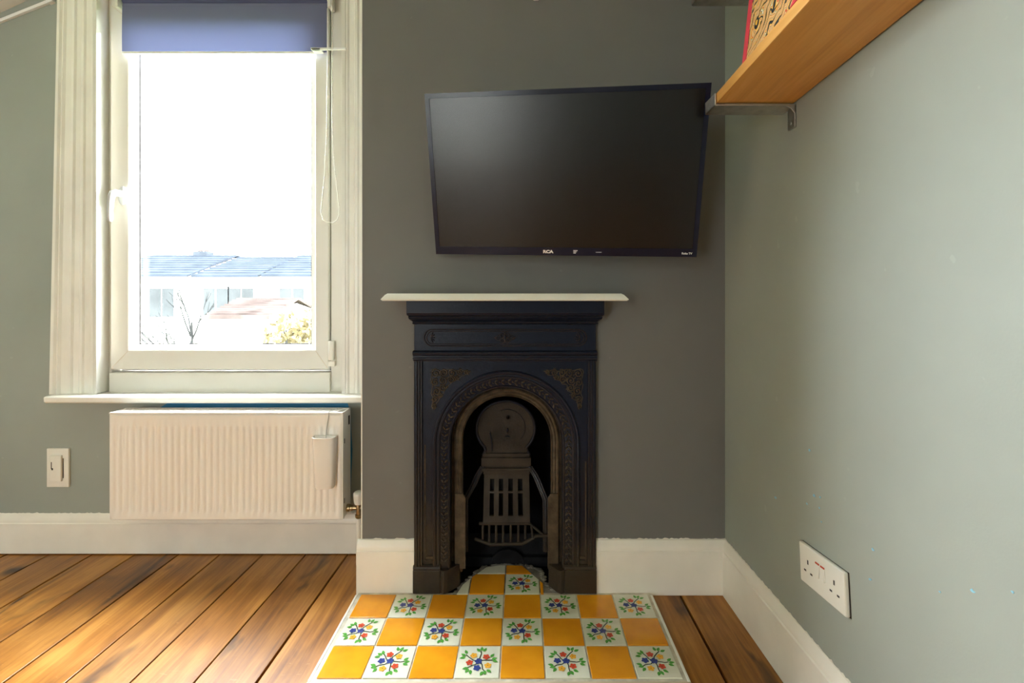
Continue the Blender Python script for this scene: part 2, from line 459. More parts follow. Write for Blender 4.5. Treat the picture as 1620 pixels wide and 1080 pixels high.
# chimney breast, with the hole for the fire
HX0, HX1, HZ1 = -0.262, 0.170, 0.66
mb = MB()
mb.box(BX, HX0, YB, YA + TW, -0.2, 2.6)
mb.box(HX1, rw(YB) + 0.02, YB, YA + TW, -0.2, 2.6)
mb.box(HX0, HX1, YB, YA + TW, HZ1, 2.6)
mb.box(HX0, HX1, YB + 0.30, YB + 0.36, -0.2, HZ1 + 0.02)
wall_b = struct(mb.build('wall_chimney_breast', M['breast'], loc=(-0.05, YB, 0)), 'dark grey chimney breast wall behind the television and fireplace', 'wall')
mb = MB(); mb.box(BX - 0.0012, BX + 0.0022, YB - 0.0008, YB + 0.004, 0.16, 1.93)
mb.build('corner_bead', M['trim_white'], parent=wall_b)

# right wall
mb = MB()
mb.prism([(rw(YA + TW), YA + TW), (rw(YR - 0.1), YR - 0.1), (rw(YR) + 0.15, YR - 0.1), (rw(YA) + 0.15, YA + TW)], 'z', -0.2, 2.6)
wall_r = struct(mb.build('wall_right', M['sage'], loc=(rw(0), 0, 0)), 'pale sage green wall on the right', 'wall')
for i, (px, py, s) in enumerate([(1380, 869, 7), (1376, 916, 6), (1535, 935, 8), (1484, 936, 4), (1597, 936, 5), (1289, 784, 6), (1298, 786, 4), (1229, 787, 5), (1278, 797, 4), (1297, 803, 4), (1282, 712, 5), (1300, 825, 4)]):
    Y = rw(0.95) * F / (px - CX)
    X = rw(Y); Z = az(py, Y)
    n = 9; r0 = s / F * Y * 0.55
    poly = []
    for k in range(n):
        a = 2 * PI * k / n; rr = r0 * random.uniform(0.45, 1.15)
        poly.append((Y + rr * math.cos(a) * 1.2, Z + rr * math.sin(a) * 0.8))
    f = MB().prism(poly, 'x', X - 0.0006, X + 0.0006)
    f.build('paint_fleck', M['fleck'], parent=wall_r)

# the rest of the room, behind and beside the camera
mb = MB(); mb.box(XL - 0.15, XL, YR - 0.1, YA + TW, -0.2, 1.9)
struct(mb.build('wall_left', M['sage'], loc=(XL, 0, 0)), 'sage green low wall on the far left', 'wall')
DX0, DX1, DZ0, DZ1 = -2.36, -1.26, 0.03, 1.95       # unseen glazed door, added behind the camera as a fill source
mb = MB()
mb.box(XL - 0.1, DX0, YR - 0.15, YR, -0.2, 2.6); mb.box(DX1, rw(YR) + 0.1, YR - 0.15, YR, -0.2, 2.6)
mb.box(DX0, DX1, YR - 0.15, YR, -0.2, DZ0); mb.box(DX0, DX1, YR - 0.15, YR, DZ1, 2.6)
struct(mb.build('wall_rear', M['sage'], loc=(-1, YR, 0)), 'sage green wall behind the camera', 'wall')
added_door = thing('added_fill_door', 'unseen glazed door with a cream voile, added behind the camera for fill light', 'door', ((DX0 + DX1) / 2, YR, DZ0), kind='structure')
mb = MB(); e = 0.06
mb.box(DX0, DX0 + e, YR - 0.10, YR - 0.03, DZ0, DZ1); mb.box(DX1 - e, DX1, YR - 0.10, YR - 0.03, DZ0, DZ1)
mb.box(DX0 + e, DX1 - e, YR - 0.10, YR - 0.03, DZ0, DZ0 + e); mb.box(DX0 + e, DX1 - e, YR - 0.10, YR - 0.03, DZ1 - e, DZ1)
mb.build('frame', M['upvc'], parent=added_door)
mb = MB(); mb.box(DX0 + e, DX1 - e, YR - 0.07, YR - 0.065, DZ0 + e, DZ1 - e); mb.build('pane', M['glass'], parent=added_door)
mb = MB()
vr = [[], []]
nv = 60
rings = []
for k in range(nv + 1):
    x = DX0 - 0.04 + (DX1 - DX0 + 0.08) * k / nv; y = YR + 0.035 + 0.012 * math.sin(k * 1.3)
    rings.append([Vector((x, y, 0.006)), Vector((x, y, DZ1 + 0.05))])
mb.loft(rings, closed_ring=False); mb.build('voile', M['voile'], parent=added_door, smooth=60)
mb = MB(); mb.box(XS - 0.05, rw(YR) + 0.15, YR - 0.15, YA + TW, ZC, ZC + 0.15)
struct(mb.build('ceiling', M['white_wall'], loc=(-0.2, 0, ZC)), 'flat white ceiling', 'ceiling')
# sloping ceiling with a roof window
ang = math.atan(0.466)
o0 = Vector((XL, 0, slope_z(XL)))
ux = Vector((math.cos(ang), 0, math.sin(ang)))       # up the slope
nz = Vector((-math.sin(ang), 0, math.cos(ang)))      # outwards
Ls = (XS - XL) / math.cos(ang)
def slab(mb, u0, u1, y0, y1, t0=0.0, t1=0.15):
    vs = [o0 + ux * u + Vector((0, y, 0)) + nz * t for u in (u0, u1) for y in (y0, y1) for t in (t0, t1)]
    mb.add(vs, [(0, 1, 3, 2), (4, 6, 7, 5), (0, 4, 5, 1), (2, 3, 7, 6), (0, 2, 6, 4), (1, 5, 7, 3)])
mb = MB()
slab(mb, -0.25, Ls + 0.12, YR - 0.15, YA + TW)
struct(mb.build('ceiling_slope', M['white_wall'], loc=(-1.8, 0, 1.9)), 'white sloping ceiling in the top left corner', 'ceiling')
portal('fill_door_portal', ((DX0 + DX1) / 2, YR - 0.13, (DZ0 + DZ1) / 2), (PI / 2, 0, 0), DX1 - DX0, DZ1 - DZ0)
portal('window_portal', ((WX0 + WX1) / 2, 1.795, 1.30), (-PI / 2, 0, 0), 0.86, 1.42)

# ------------------------------------------------------------------ floor
mb = MB(); mb.box(XL - 0.1, rw(YR) + 0.1, YR - 0.1, YA + TW, -0.12, -0.024)
floor = struct(mb.build('floor', M['dark_gap'], loc=(0, 0, 0)), 'old varnished pine floorboards', 'floor')
edges = [-2.64, -2.53, -2.385, -2.235, -2.09, -1.94, -1.79, -1.642, -1.493, -1.345, -1.193, -1.0485, -0.899, -0.750, -0.6054, -0.4575, -0.31, -0.162, -0.015, 0.133, 0.28, 0.477, 0.66]
for i in range(len(edges) - 1):
    x0, x1 = edges[i], edges[i + 1]
    sh = 0.018 if x1 < -0.4 else 0.0
    g = random.uniform(0.0022, 0.0036)
    if x0 > 0.4 or abs(x1 - 0.477) < 1e-6: g = 0.0035
    y1 = YA + 0.01 if x0 < -0.45 else YB + 0.01
    if -0.31 <= x0 < 0.14: y1 = 1.40
    dz = random.uniform(-0.0015, 0.0)
    mb = MB()
    y0 = YR - 0.02; xr = min(x1 - g, rw(y1) + 0.01)
    s0, s1 = (y0 - 1.689) * sh, (y1 - 1.689) * sh
    poly = [(x0 + g + s0, y0), (min(x1 - g + s0, 0.66), y0), (xr + s1, y1), (x0 + g + s1, y1)]
    mb.prism(poly, 'z', -0.026, dz)
    mb.build('floorboard', M['floor'], parent=floor, bevel=0.0016, segs=2)

# ------------------------------------------------------------------ baseboards
def skirt_profile(t, h):       # (out from wall, height)
    return [(0, 0), (t, 0), (t, h - 0.030), (t - 0.003, h - 0.027), (t - 0.003, h - 0.020), (t - 0.006, h - 0.012), (t - 0.011, h - 0.004), (t - 0.013, h), (0, h)]
def ragged(mb, p0, p1, h, out, seed):      # brushed paint edge along the top of a skirting: a thin uneven line on the wall
    rnd = random.Random(seed)
    d = (p1 - p0); L = d.length; n = max(8, int(L / 0.007)); d.normalize()
    base = []
    for i in range(n + 1):
        q = p0 + d * (L * i / n)
        base.append((q, h + 0.0008 + rnd.random() ** 2.5 * 0.0036))
    for i in range(n):
        (a, ha), (b, hb) = base[i], base[i + 1]
        o = Vector(out) * 0.0009
        vs = [Vector((a.x, a.y, h - 0.001)), Vector((b.x, b.y, h - 0.001)), Vector((b.x, b.y, hb)), Vector((a.x, a.y, ha))]
        mb.add(vs + [q + o for q in vs], [(4, 5, 6, 7), (0, 4, 7, 3), (3, 7, 6, 2), (1, 2, 6, 5), (0, 1, 5, 4), (0, 3, 2, 1)])
HB, HA = 0.160, 0.136
mb = MB()
mb.prism([(YA - o, max(z, 0.0035)) for o, z in skirt_profile(0.016, HA)], 'x', XL, BX)
base_a = struct(mb.build('baseboard_alcove', M['gloss_white'], loc=(-1.5, YA, 0), smooth=25), 'white baseboard under the radiator', 'baseboard')
mb = MB(); ragged(mb, Vector((XL, YA, 0)), Vector((BX, YA, 0)), HA, (0, -1, 0), 3); mb.build('paint_edge', M['gloss_white'], parent=base_a)
FX0, FX1 = ax(655, 1.455), ax(943, 1.455)        # sides of the fireplace
mb = MB()
mb.prism([(YB - o, z) for o, z in skirt_profile(0.018, HB)], 'x', BX - 0.010, FX0)
mb.prism([(BX - o * 0.6, z) for o, z in skirt_profile(0.018, HB)], 'y', YB - 0.0, YA - 0.016)
base_l = struct(mb.build('baseboard_breast_left', M['gloss_white'], loc=(BX, YB, 0), smooth=25), 'short white baseboard left of the fireplace', 'baseboard')
mb = MB(); ragged(mb, Vector((BX, YB, 0)), Vector((FX0, YB, 0)), HB, (0, -1, 0), 4); mb.build('paint_edge', M['gloss_white'], parent=base_l)
mb = MB()
mb.prism([(YB - o, z) for o, z in skirt_profile(0.018, HB)], 'x', FX1, rw(YB))
base_m = struct(mb.build('baseboard_breast_right', M['gloss_white'], loc=(0.4, YB, 0), smooth=25), 'white baseboard between the fireplace and the right wall', 'baseboard')
mb = MB(); ragged(mb, Vector((FX1, YB, 0)), Vector((rw(YB), YB, 0)), HB, (0, -1, 0), 5); mb.build('paint_edge', M['gloss_white'], parent=base_m)
mb = MB()
prof = skirt_profile(0.015, HB)
mb.loft([[Vector((rw(y) - o, y, z)) for o, z in prof] for y in (YB, YR)])
base_r = struct(mb.build('baseboard_right', M['gloss_white'], loc=(0.62, 0.5, 0), smooth=25), 'white baseboard along the right wall', 'baseboard')
mb = MB(); ragged(mb, Vector((rw(YB), YB, 0)), Vector((rw(0.3), 0.3, 0)), HB, (-1, 0, 0), 6); mb.build('paint_edge', M['gloss_white'], parent=base_r)

# ------------------------------------------------------------------ window
win = thing('window_1', 'white framed casement window with a roller blind', 'window', ((WX0 + WX1) / 2, YA, WZ0), kind='structure')
YF = 1.737      # face of the fixed frame
ZF0 = 0.626     # top of the bottom frame member
SX0, SX1, SZ0, SZ1 = -1.4585, -0.683, 0.636, 1.93      # sash
GX0, GX1, GZ0, GZ1 = -1.386, -0.762, 0.722, 1.86       # glass
mb = MB()
mb.box(WX0 - 0.005, SX0 - 0.003, YF, YA + 0.086, WZ0, WZ1)
mb.box(SX1 + 0.003, WX1 + 0.005, YF, YA + 0.086, WZ0, WZ1)
mb.box(SX0 - 0.003, SX1 + 0.003, YF - 0.012, YA + 0.086, WZ0 + 0.01, ZF0)
mb.box(SX0 - 0.003, SX1 + 0.003, YF, YA + 0.086, SZ1 + 0.003, WZ1)
mb.build('frame', M['upvc'], parent=win, bevel=0.002)
mb = MB()
mb.box(SX0 - 0.004, SX1 + 0.004, YF + 0.045, YA + 0.084, ZF0 - 0.003, ZF0 + 0.02)
mb.box(SX0 - 0.004, SX0 + 0.012, YF + 0.045, YA + 0.084, ZF0, SZ1)
mb.box(SX1 - 0.012, SX1 + 0.004, YF + 0.045, YA + 0.084, ZF0, SZ1)
mb.build('gasket', M['gasket'], parent=win)
# lining of the opening: reveals in front of the frame
mb = MB()
mb.box(WX0 - 0.012, WX0 + 0.0012, YA - 0.02, YF + 0.001, WZ0 + 0.015, WZ1)
mb.box(WX1 - 0.0012, WX1 + 0.012, YA - 0.02, YF + 0.001, WZ0 + 0.015, WZ1)
mb.box(WX0, WX1, YA - 0.02, YF + 0.001, WZ1 - 0.002, WZ1 + 0.012)
mb.build('reveal_lining', M['upvc'], parent=win, bevel=0.001)
# sash: four mitred lengths, each tapering towards the glass
def sash_bar(mb, a, b):
    """a,b = [(x,z) outer, (x,z) inner] at the two mitre ends"""
    YS = 1.725
    rings = []
    for (o, i) in (a, b):
        o = Vector((o[0], 0, o[1])); i = Vector((i[0], 0, i[1]))
        def q(t, y): p = o.lerp(i, t); return Vector((p.x, y, p.z))
        rings.append([q(0, YS + 0.004), q(0.05, YS), q(0.93, YS), q(0.98, YS + 0.002), q(1.0, YS + 0.006), q(1.0, YS + 0.018), q(1.0, 1.776), q(0, 1.776)])
    mb.loft(rings)
oc = [(SX0, SZ0), (SX1, SZ0), (SX1, SZ1), (SX0, SZ1)]
BXI0, BXI1, BZI0, BZI1 = -1.389, -0.733, 0.708, 1.875
ic = [(BXI0, BZI0), (BXI1, BZI0), (BXI1, BZI1), (BXI0, BZI1)]
mb = MB()
for k in range(4):
    sash_bar(mb, (oc[k], ic[k]), (oc[(k + 1) % 4], ic[(k + 1) % 4]))
sash_o = mb.build('sash', M['upvc'], parent=win, smooth=20)
for k in (0, 1, 2, 3):      # welded mitres at the corners
    o, i = Vector((oc[k][0], 0, oc[k][1])), Vector((ic[k][0], 0, ic[k][1]))
    d_ = (i - o).normalized(); n_ = Vector((-d_.z, 0, d_.x)) * 0.0006
    a, b = o.lerp(i, 0.10), o.lerp(i, 0.93)
    vs = [p + q + Vector((0, y, 0)) for y in (1.7246, 1.7252) for p, q in ((a, n_), (a, -n_), (b, -n_), (b, n_))]
    MB().add(vs, [(0, 1, 2, 3), (4, 5, 6, 7), (0, 1, 5, 4), (1, 2, 6, 5), (2, 3, 7, 6), (3, 0, 4, 7)]).build('mitre_joint', M['edge_strip'], parent=sash_o)
# glazing bead
gc = [(GX0, GZ0), (GX1, GZ0), (GX1, GZ1), (GX0, GZ1)]
ic2 = [(BXI0 - 0.001, BZI0 - 0.001), (BXI1 + 0.001, BZI0 - 0.001), (BXI1 + 0.001, BZI1 + 0.001), (BXI0 - 0.001, BZI1 + 0.001)]
mb = MB()
for k in range(4):
    rings = []
    for j in (k, (k + 1) % 4):
        o, i = ic2[j], gc[j]
        rings.append([Vector((o[0], 1.735, o[1])), Vector((o[0] * .35 + i[0] * .65, 1.741, o[1] * .35 + i[1] * .65)), Vector((i[0], 1.768, i[1])), Vector((o[0], 1.768, o[1]))])
    mb.loft(rings)
mb.build('glazing_bead', M['bead_white'], parent=sash_o, smooth=20)
mb = MB()
g = 0.0016
mb.box(GX0 - 0.002, GX1 + 0.002, 1.7665, 1.7695, GZ0 - 0.002, GZ0 + g + 0.002); mb.box(GX0 - 0.002, GX0 + g + 0.0022, 1.7665, 1.7695, GZ0, GZ1); mb.box(GX1 - g, GX1 + 0.002, 1.7665, 1.7695, GZ0, GZ1)
mb.build('glazing_seal', M['gasket'], parent=sash_o)
mb = MB(); mb.box(GX0 - 0.004, GX1 + 0.004, 1.770, 1.774, GZ0 - 0.004, GZ1 + 0.004)
mb.build('pane', M['glass'], parent=sash_o)
# lower hinge
mb = MB()
hx, hz = ax(524, 1.723), az(556, 1.723)
mb.lathe([(0.008, -0.042), (0.0095, -0.040), (0.0095, 0.024), (0.008, 0.026)], (hx, 1.722, hz + 0.012), 14)
mb.box(hx - 0.010, hx + 0.012, 1.722, 1.732, hz - 0.052, hz - 0.034)
mb.build('hinge', M['trim_white'], parent=sash_o, smooth=40)
# handle: base plate and a curved lever that hangs down
hb = at(196, 310, 1.724)
mb = MB()
mb.ellipsoid((hb.x, hb.y - 0.006, hb.z), (0.0155, 0.0075, 0.034), nu=20, nv=8)
hd = mb.build('handle', M['handle'], parent=sash_o, smooth=50)
mb = MB()
pts = [(hb.x, hb.y - 0.006, hb.z + 0.004), (hb.x, hb.y - 0.034, hb.z + 0.004), (hb.x - 0.002, hb.y - 0.044, hb.z + 0.000), (hb.x - 0.004, hb.y - 0.048, hb.z - 0.012), (hb.x - 0.005, hb.y - 0.050, hb.z - 0.030), (hb.x - 0.006, hb.y - 0.051, hb.z - 0.060), (hb.x - 0.006, hb.y - 0.051, hb.z - 0.090), (hb.x - 0.006, hb.y - 0.050, hb.z - 0.098)]
mb.tube(pts, [0.012, 0.012, 0.0118, 0.0105, 0.0095, 0.009, 0.0085, 0.005], 12)
mb.build('lever', M['handle'], parent=hd, smooth=50)
# sill board
mb = MB()
zt = 0.558
prof = [(1.640, zt - 0.004), (1.641, zt - 0.018), (1.648, zt - 0.0235), (YA, zt - 0.0235), (YA, zt - 0.004 + 0.004), (1.648, zt), (1.642, zt - 0.0015)]
mb.prism(prof, 'x', ax(69, 1.64), BX)
mb.box(WX0, WX1, YA - 0.01, YF + 0.002, WZ0 - 0.01, zt)
mb.build('sill', M['trim_white'], parent=win, smooth=30)
# moulded casing, left: flares a little towards the foot, as in the photograph
def casing(mb, xo_b, xi_b, xo_t, xi_t, z0, z1):
    t = [(0, 0.006), (0.0, 0.024), (0.03, 0.030), (0.10, 0.030), (0.13, 0.023), (0.15, 0.0235), (0.18, 0.026), (0.22, 0.0195), (0.36, 0.0165), (0.39, 0.0225), (0.45, 0.023), (0.48, 0.0165), (0.58, 0.0135), (0.62, 0.0185), (0.68, 0.019), (0.71, 0.0135), (0.84, 0.0115), (0.87, 0.0165), (0.95, 0.0185), (1.0, 0.0175), (1.0, 0.0)]
    rings = []
    for z, xo, xi in ((z0, xo_b, xi_b), (z1, xo_t, xi_t)):
        rings.append([Vector((xo + (xi - xo) * u, YA - d, z)) for u, d in t] + [Vector((xo, YA, z))])
    mb.loft(rings)
mb = MB()
YC = YA - 0.022
casing(mb, ax(79, YC), WX0 - 0.001, ax(92.5, YC), WX0 - 0.001, zt, 1.962)
mb.build('casing', M['trim_white'], parent=win, smooth=25)
mb = MB()
casing(mb, BX, WX1 + 0.001, BX, WX1 + 0.001, zt, 1.99)
mb.build('casing', M['trim_white'], parent=win, smooth=25)
mb = MB(); mb.box(WX0 - 0.001, BX, YA - 0.022, YA, WZ1 + 0.012, 2.045)
mb.build('casing_head', M['trim_white'], parent=win, bevel=0.002)

# ------------------------------------------------------------------ roller blind
blind = thing('roller_blind', 'dark blue roller blind pulled down over the top of the window', 'blind', ((-1.40 - 0.68) / 2, 1.705, 1.752))
BY = 1.7055
mb = MB()
zb = az(82, BY)
n = 16
rings = []
fx0, fx1 = ax(193, BY), ax(517, BY)
prof = [(BY, zb - 0.002), (BY - 0.0007, zb + 0.05), (BY, zb + 0.12), (BY + 0.001, 1.915), (BY + 0.003, 1.925)]
mb.loft([[Vector((fx0, y, z)), Vector((fx1, y, z))] for y, z in prof], closed_ring=False)
mb.build('fabric', M['blind'], parent=blind)
mb = MB(); mb.lathe([(0.021, fx0), (0.021, fx1)], (0, BY + 0.019, 1.937), 24, 'x')
mb.build('roll', M['roll'], parent=blind, smooth=40)
mb = MB(); mb.box(fx0, ax(500, BY), BY - 0.003, BY + 0.004, zb - 0.007, zb + 0.0005); mb.box(ax(497, BY), WX1 + 0.016, YA - 0.028, YA - 0.0195, zb - 0.006, zb + 0.001)
mb.box(ax(498, BY), ax(512, BY), YA - 0.028, BY + 0.003, zb - 0.006, zb)
mb.build('bottom_bar', M['bead_white'], parent=blind, bevel=0.001)
for xb in (fx1 + 0.006, fx0 - 0.018):
    mb = MB(); mb.box(xb, xb + 0.012, BY - 0.012, YF - 0.002, 1.905, 1.972)
    mb.build('bracket', M['upvc'], parent=blind, bevel=0.002)
mb = MB()
xb = fx1 + 0.004
mb.lathe([(0.017, 0.0), (0.017, 0.012)], (xb, BY + 0.019 - 0.012, 1.937), 16, 'x')
mb.build('chain_wheel', M['upvc'], parent=blind, smooth=40)
# beaded chain loop
yc = BY - 0.032
L = [at(519, -12, yc), at(518.5, 80, yc), at(517, 200, yc), at(514, 275, yc), at(509, 322, yc), at(508, 336, yc), at(511, 347, yc), at(518, 351.5, yc), at(526, 353, yc), at(533, 349, yc), at(536.5, 340, yc), at(537, 330, yc), at(533, 300, yc), at(528, 250, yc), at(526, 200, yc), at(525.5, 80, yc), at(525, -12, yc)]
mb = MB(); mb.tube(L, 0.0008, 5)
acc = 0.0
for a, b in zip(L, L[1:]):
    seg = (b - a).length; s = -acc % 0.0055 if acc else 0
    s = (0.0055 - (acc % 0.0055)) % 0.0055
    while s < seg:
        mb.ellipsoid(a.lerp(b, s / seg), (0.0025,) * 3, nu=6, nv=4); s += 0.0055
    acc += seg
ch = mb.build('bead_chain', M['trim_white'], parent=blind, smooth=60); ch['kind'] = 'stuff'

# ------------------------------------------------------------------ cable trunking on the alcove wall
p0, p1 = at(-40, 52, YA), at(80, 4, YA)
d = (p1 - p0).normalized(); nn = Vector((-d.z, 0, d.x))
tr = thing('cable_trunking', 'thin white cable trunking rising along the sloping ceiling', 'cable trunking', at(0, 36, YA))
mb = MB()
vs = [q + nn * s * 0.0052 + Vector((0, y, 0)) for q in (p0, p1) for s in (-1, 1) for y in (0, -0.010)]
mb.add(vs, [(0, 1, 3, 2), (4, 6, 7, 5), (0, 4, 5, 1), (2, 3, 7, 6), (0, 2, 6, 4), (1, 5, 7, 3)])
mb.build('channel', M['bead_white'], parent=tr, bevel=0.001)
mb = MB(); c = at(83, 2, YA)
vs = [c + d * u * 0.010 + nn * s * 0.012 + Vector((0, y, 0)) for u in (-1, 1) for s in (-1, 1) for y in (0, -0.016)]
mb.add(vs, [(0, 1, 3, 2), (4, 6, 7, 5), (0, 4, 5, 1), (2, 3, 7, 6), (0, 2, 6, 4), (1, 5, 7, 3)])
mb.build('end_box', M['bead_white'], parent=tr, bevel=0.002)

# ------------------------------------------------------------------ radiator
RY0, RY1 = 1.590, 1.665
RX0, RX1 = ax(172, RY0), ax(541.5, RY0)
RZ0, RZ1 = az(823, RY0), az(655, RY0)
rad = thing('radiator', 'white fluted panel radiator under the window sill', 'radiator', ((RX0 + RX1) / 2, YA - 0.02, RZ0))
mb = MB()
NF = 35; per = (RX1 - RX0 - 0.022) / NF
xs = [RX0, RX0 + 0.004, RX0 + 0.010]
ds = [0.0045, 0.0, 0.0]
pf = [(0.0, 0.0), (0.16, 0.0), (0.32, 0.8), (0.42, 1.0), (0.58, 1.0), (0.68, 0.8), (0.84, 0.0)]
flag = [0, 0, 0]
for k in range(NF):
    for u, dd in pf:
        xs.append(RX0 + 0.011 + (k + u) * per); flag.append(dd)
xs += [RX1 - 0.011, RX1 - 0.004, RX1]; flag += [0, 0, 0]
zz = [(RZ0, 0.0, 0.006), (RZ0 + 0.004, 0, 0), (RZ0 + 0.022, 0, 0), (RZ0 + 0.030, 0.75, 0), (RZ0 + 0.040, 1, 0), (RZ1 - 0.052, 1, 0), (RZ1 - 0.044, 0.75, 0), (RZ1 - 0.036, 0, 0), (RZ1 - 0.004, 0, 0), (RZ1, 0, 0.006)]
rings = []
for z, am, rnd in zz:
    row = []
    for i, x in enumerate(xs):
        e = 0.006 if i in (0, len(xs) - 1) else (0.0012 if i in (1, len(xs) - 2) else 0)
        row.append(Vector((x, RY0 + max(e, rnd) + flag[i] * am * 0.0048, z)))
    rings.append(row)
mb.loft(rings, closed_ring=False)
mb.box(RX0, RX1, RY0 + 0.008, RY0 + 0.018, RZ0, RZ1)
mb.build('front_panel', M['radiator'], parent=rad, smooth=50)
mb = MB(); mb.box(RX0, RX1, RY1 - 0.012, RY1, RZ0, RZ1); mb.build('back_panel', M['radiator'], parent=rad, bevel=0.002)
for x in (RX0 - 0.001, RX1 - 0.003):
    mb = MB(); mb.box(x, x + 0.004, RY0 + 0.004, RY1, RZ0 + 0.004, RZ1 + 0.004)
    sp = mb.build('side_panel', M['radiator'], parent=rad, bevel=0.001)
    if x > -1:
        for z in (RZ0 + 0.05, RZ1 - 0.10):
            MB().box(x + 0.0035, x + 0.0046, RY0 + 0.014, RY0 + 0.019, z, z + 0.016).build('slot', M['dark_gap'], parent=sp)
        MB().box(x + 0.0035, x + 0.0046, RY1 - 0.022, RY1 - 0.010, RZ1 - 0.048, RZ1 - 0.018).build('slot', M['dark_gap'], parent=sp)
# top grille: rails and slanting bars
mb = MB()
mb.box(RX0, RX1, RY0 + 0.001, RY0 + 0.012, RZ1 + 0.001, RZ1 + 0.005); mb.box(RX0, RX1, RY1 - 0.012, RY1, RZ1 + 0.001, RZ1 + 0.005)
nb = 66
for k in range(nb):
    x = RX0 + 0.006 + (RX1 - RX0 - 0.03) * k / nb
    vs = [(x, RY0 + 0.011, RZ1 + 0.001), (x + 0.005, RY0 + 0.011, RZ1 + 0.001), (x + 0.016, RY1 - 0.011, RZ1 + 0.001), (x + 0.011, RY1 - 0.011, RZ1 + 0.001)]
    vs += [(a, b, c + 0.0035) for a, b, c in vs]
    mb.add(vs, [(0, 1, 2, 3), (4, 5, 6, 7), (0, 1, 5, 4), (1, 2, 6, 5), (2, 3, 7, 6), (3, 0, 4, 7)])
mb.build('top_grille', M['radiator'], parent=rad)
mb = MB(); mb.box(RX0 + 0.006, RX1 - 0.006, RY0 + 0.02, RY1 - 0.014, RZ0 + 0.01, RZ1 - 0.03); mb.build('convector_fins', M['dark_gap'], parent=rad)
for x in (RX0 + 0.12, RX1 - 0.12):
    mb = MB(); mb.box(x, x + 0.03, RY1 - 0.001, YA, RZ0 + 0.03, RZ1 - 0.03); mb.build('wall_bracket', M['radiator'], parent=rad)
# valve at the lower right
vy = 1.628
vz = az(803, vy)
vxc = ax(567.5, vy)
mb = MB(); mb.lathe([(0.0105, 0), (0.0125, 0.002), (0.0125, 0.012), (0.0095, 0.013), (0.0095, 0.02), (0.0075, 0.0205), (0.0075, 0.05)], (RX1, vy, vz), 14, 'x')
mb.lathe([(0.0085, -0.034), (0.0115, -0.030), (0.0115, -0.022), (0.0085, -0.020), (0.010, 0.012), (0.007, 0.020)], (vxc, vy, vz), 14)
valve = mb.build('valve', M['brass'], parent=rad, smooth=40)
mb = MB(); mb.lathe([(0.0135, 0.014), (0.0155, 0.018), (0.0175, 0.044), (0.017, 0.050), (0.012, 0.055), (0.002, 0.056)], (vxc, vy, vz), 18)
mb.build('valve_cap', M['trim_white'], parent=valve, smooth=40)
mb = MB(); mb.tube([(vxc, vy, vz - 0.03), (vxc, vy, 0.0)], 0.0085, 12)
mb.build('pipe', M['gloss_white'], parent=valve, smooth=60)

# ------------------------------------------------------------------ humidifier on the radiator
hy = RY0 - 0.001
hx0, hx1 = ax(493, hy - 0.02), ax(530.5, hy - 0.02)
hcx = (hx0 + hx1) / 2
hz1, hz0 = az(691, hy - 0.02), az(774, hy - 0.02)
hum = thing('radiator_humidifier', 'white porcelain humidifier pot hung on the radiator', 'humidifier', (hcx, hy, hz0))
def dring(hw, dp, z, n=18):       # flat back against the radiator, rounded front
    pts = [Vector((hcx + hw, hy, z))]
    for k in range(n + 1):
        a = PI * k / n
        ca, sa = math.cos(a), math.sin(a)
        pts.append(Vector((hcx + hw * math.copysign(abs(ca) ** 0.6, ca), hy - 0.006 - (dp - 0.006) * sa ** 0.7, z)))
    pts.append(Vector((hcx - hw, hy, z)))
    return pts
W2 = (hx1 - hx0) / 2
mb = MB()
rings = [dring(W2 * 0.58, 0.020, hz0), dring(W2 * 0.74, 0.026, hz0 + 0.002), dring(W2 * 0.80, 0.028, hz0 + 0.008), dring(W2 * 0.90, 0.032, (hz0 + hz1) / 2), dring(W2 * 0.985, 0.036, hz1 - 0.008), dring(W2, 0.037, hz1 - 0.001), dring(W2 - 0.001, 0.0363, hz1), dring(W2 - 0.0035, 0.033, hz1 - 0.0005), dring(W2 - 0.006, 0.030, hz1 - 0.02), dring(W2 * 0.7, 0.026, hz1 - 0.08)]
# the inner wall must not pass the flat back
for r in rings[7:]:
    for p in r: p.y = min(p.y, hy - 0.004)
mb.loft(rings)
mb.build('pot', M['porcelain'], parent=hum, smooth=40)
mb = MB()
mb.tube([(hcx + 0.002, hy - 0.006, hz1 - 0.012), (hcx + 0.003, hy - 0.0035, hz1 + 0.02), (hcx + 0.010, hy - 0.0035, RZ1 - 0.006), (hcx + 0.0115, hy - 0.0045, RZ1 + 0.009), (hcx + 0.0115, hy + 0.020, RZ1 + 0.0105), (hcx + 0.0115, hy + 0.0245, RZ1 - 0.006)], 0.0011, 6)
mb.build('hook_wire', M['wire'], parent=hum, smooth=60)

# ------------------------------------------------------------------ outlet plate on the alcove wall
x0, x1, z0, z1 = ax(77.5, YA), ax(112, YA), az(769, YA), az(708, YA)
sw = thing('wall_plate', 'white switch plate low on the alcove wall beside the radiator', 'switch', ((x0 + x1) / 2, YA, z0))
mb = MB(); mb.box(x0, x1, YA - 0.009, YA, z0, z1); mb.build('plate', M['plastic'], parent=sw, bevel=0.002)
sx0, sx1, sz0, sz1 = x0 + 0.016, x0 + 0.056, z0 + 0.022, z1 - 0.022
mb = MB(); mb.box(sx0, sx1, YA - 0.0155, YA - 0.008, sz0, sz1)
md = mb.build('rocker', M['plastic'], parent=sw, bevel=0.0025)
mb = MB(); mb.box(sx1 + 0.001, sx1 + 0.004, YA - 0.0096, YA - 0.0088, sz0 + 0.01, sz1 - 0.012); mb.build('slot', M['dark_gap'], parent=md)
mb = MB()
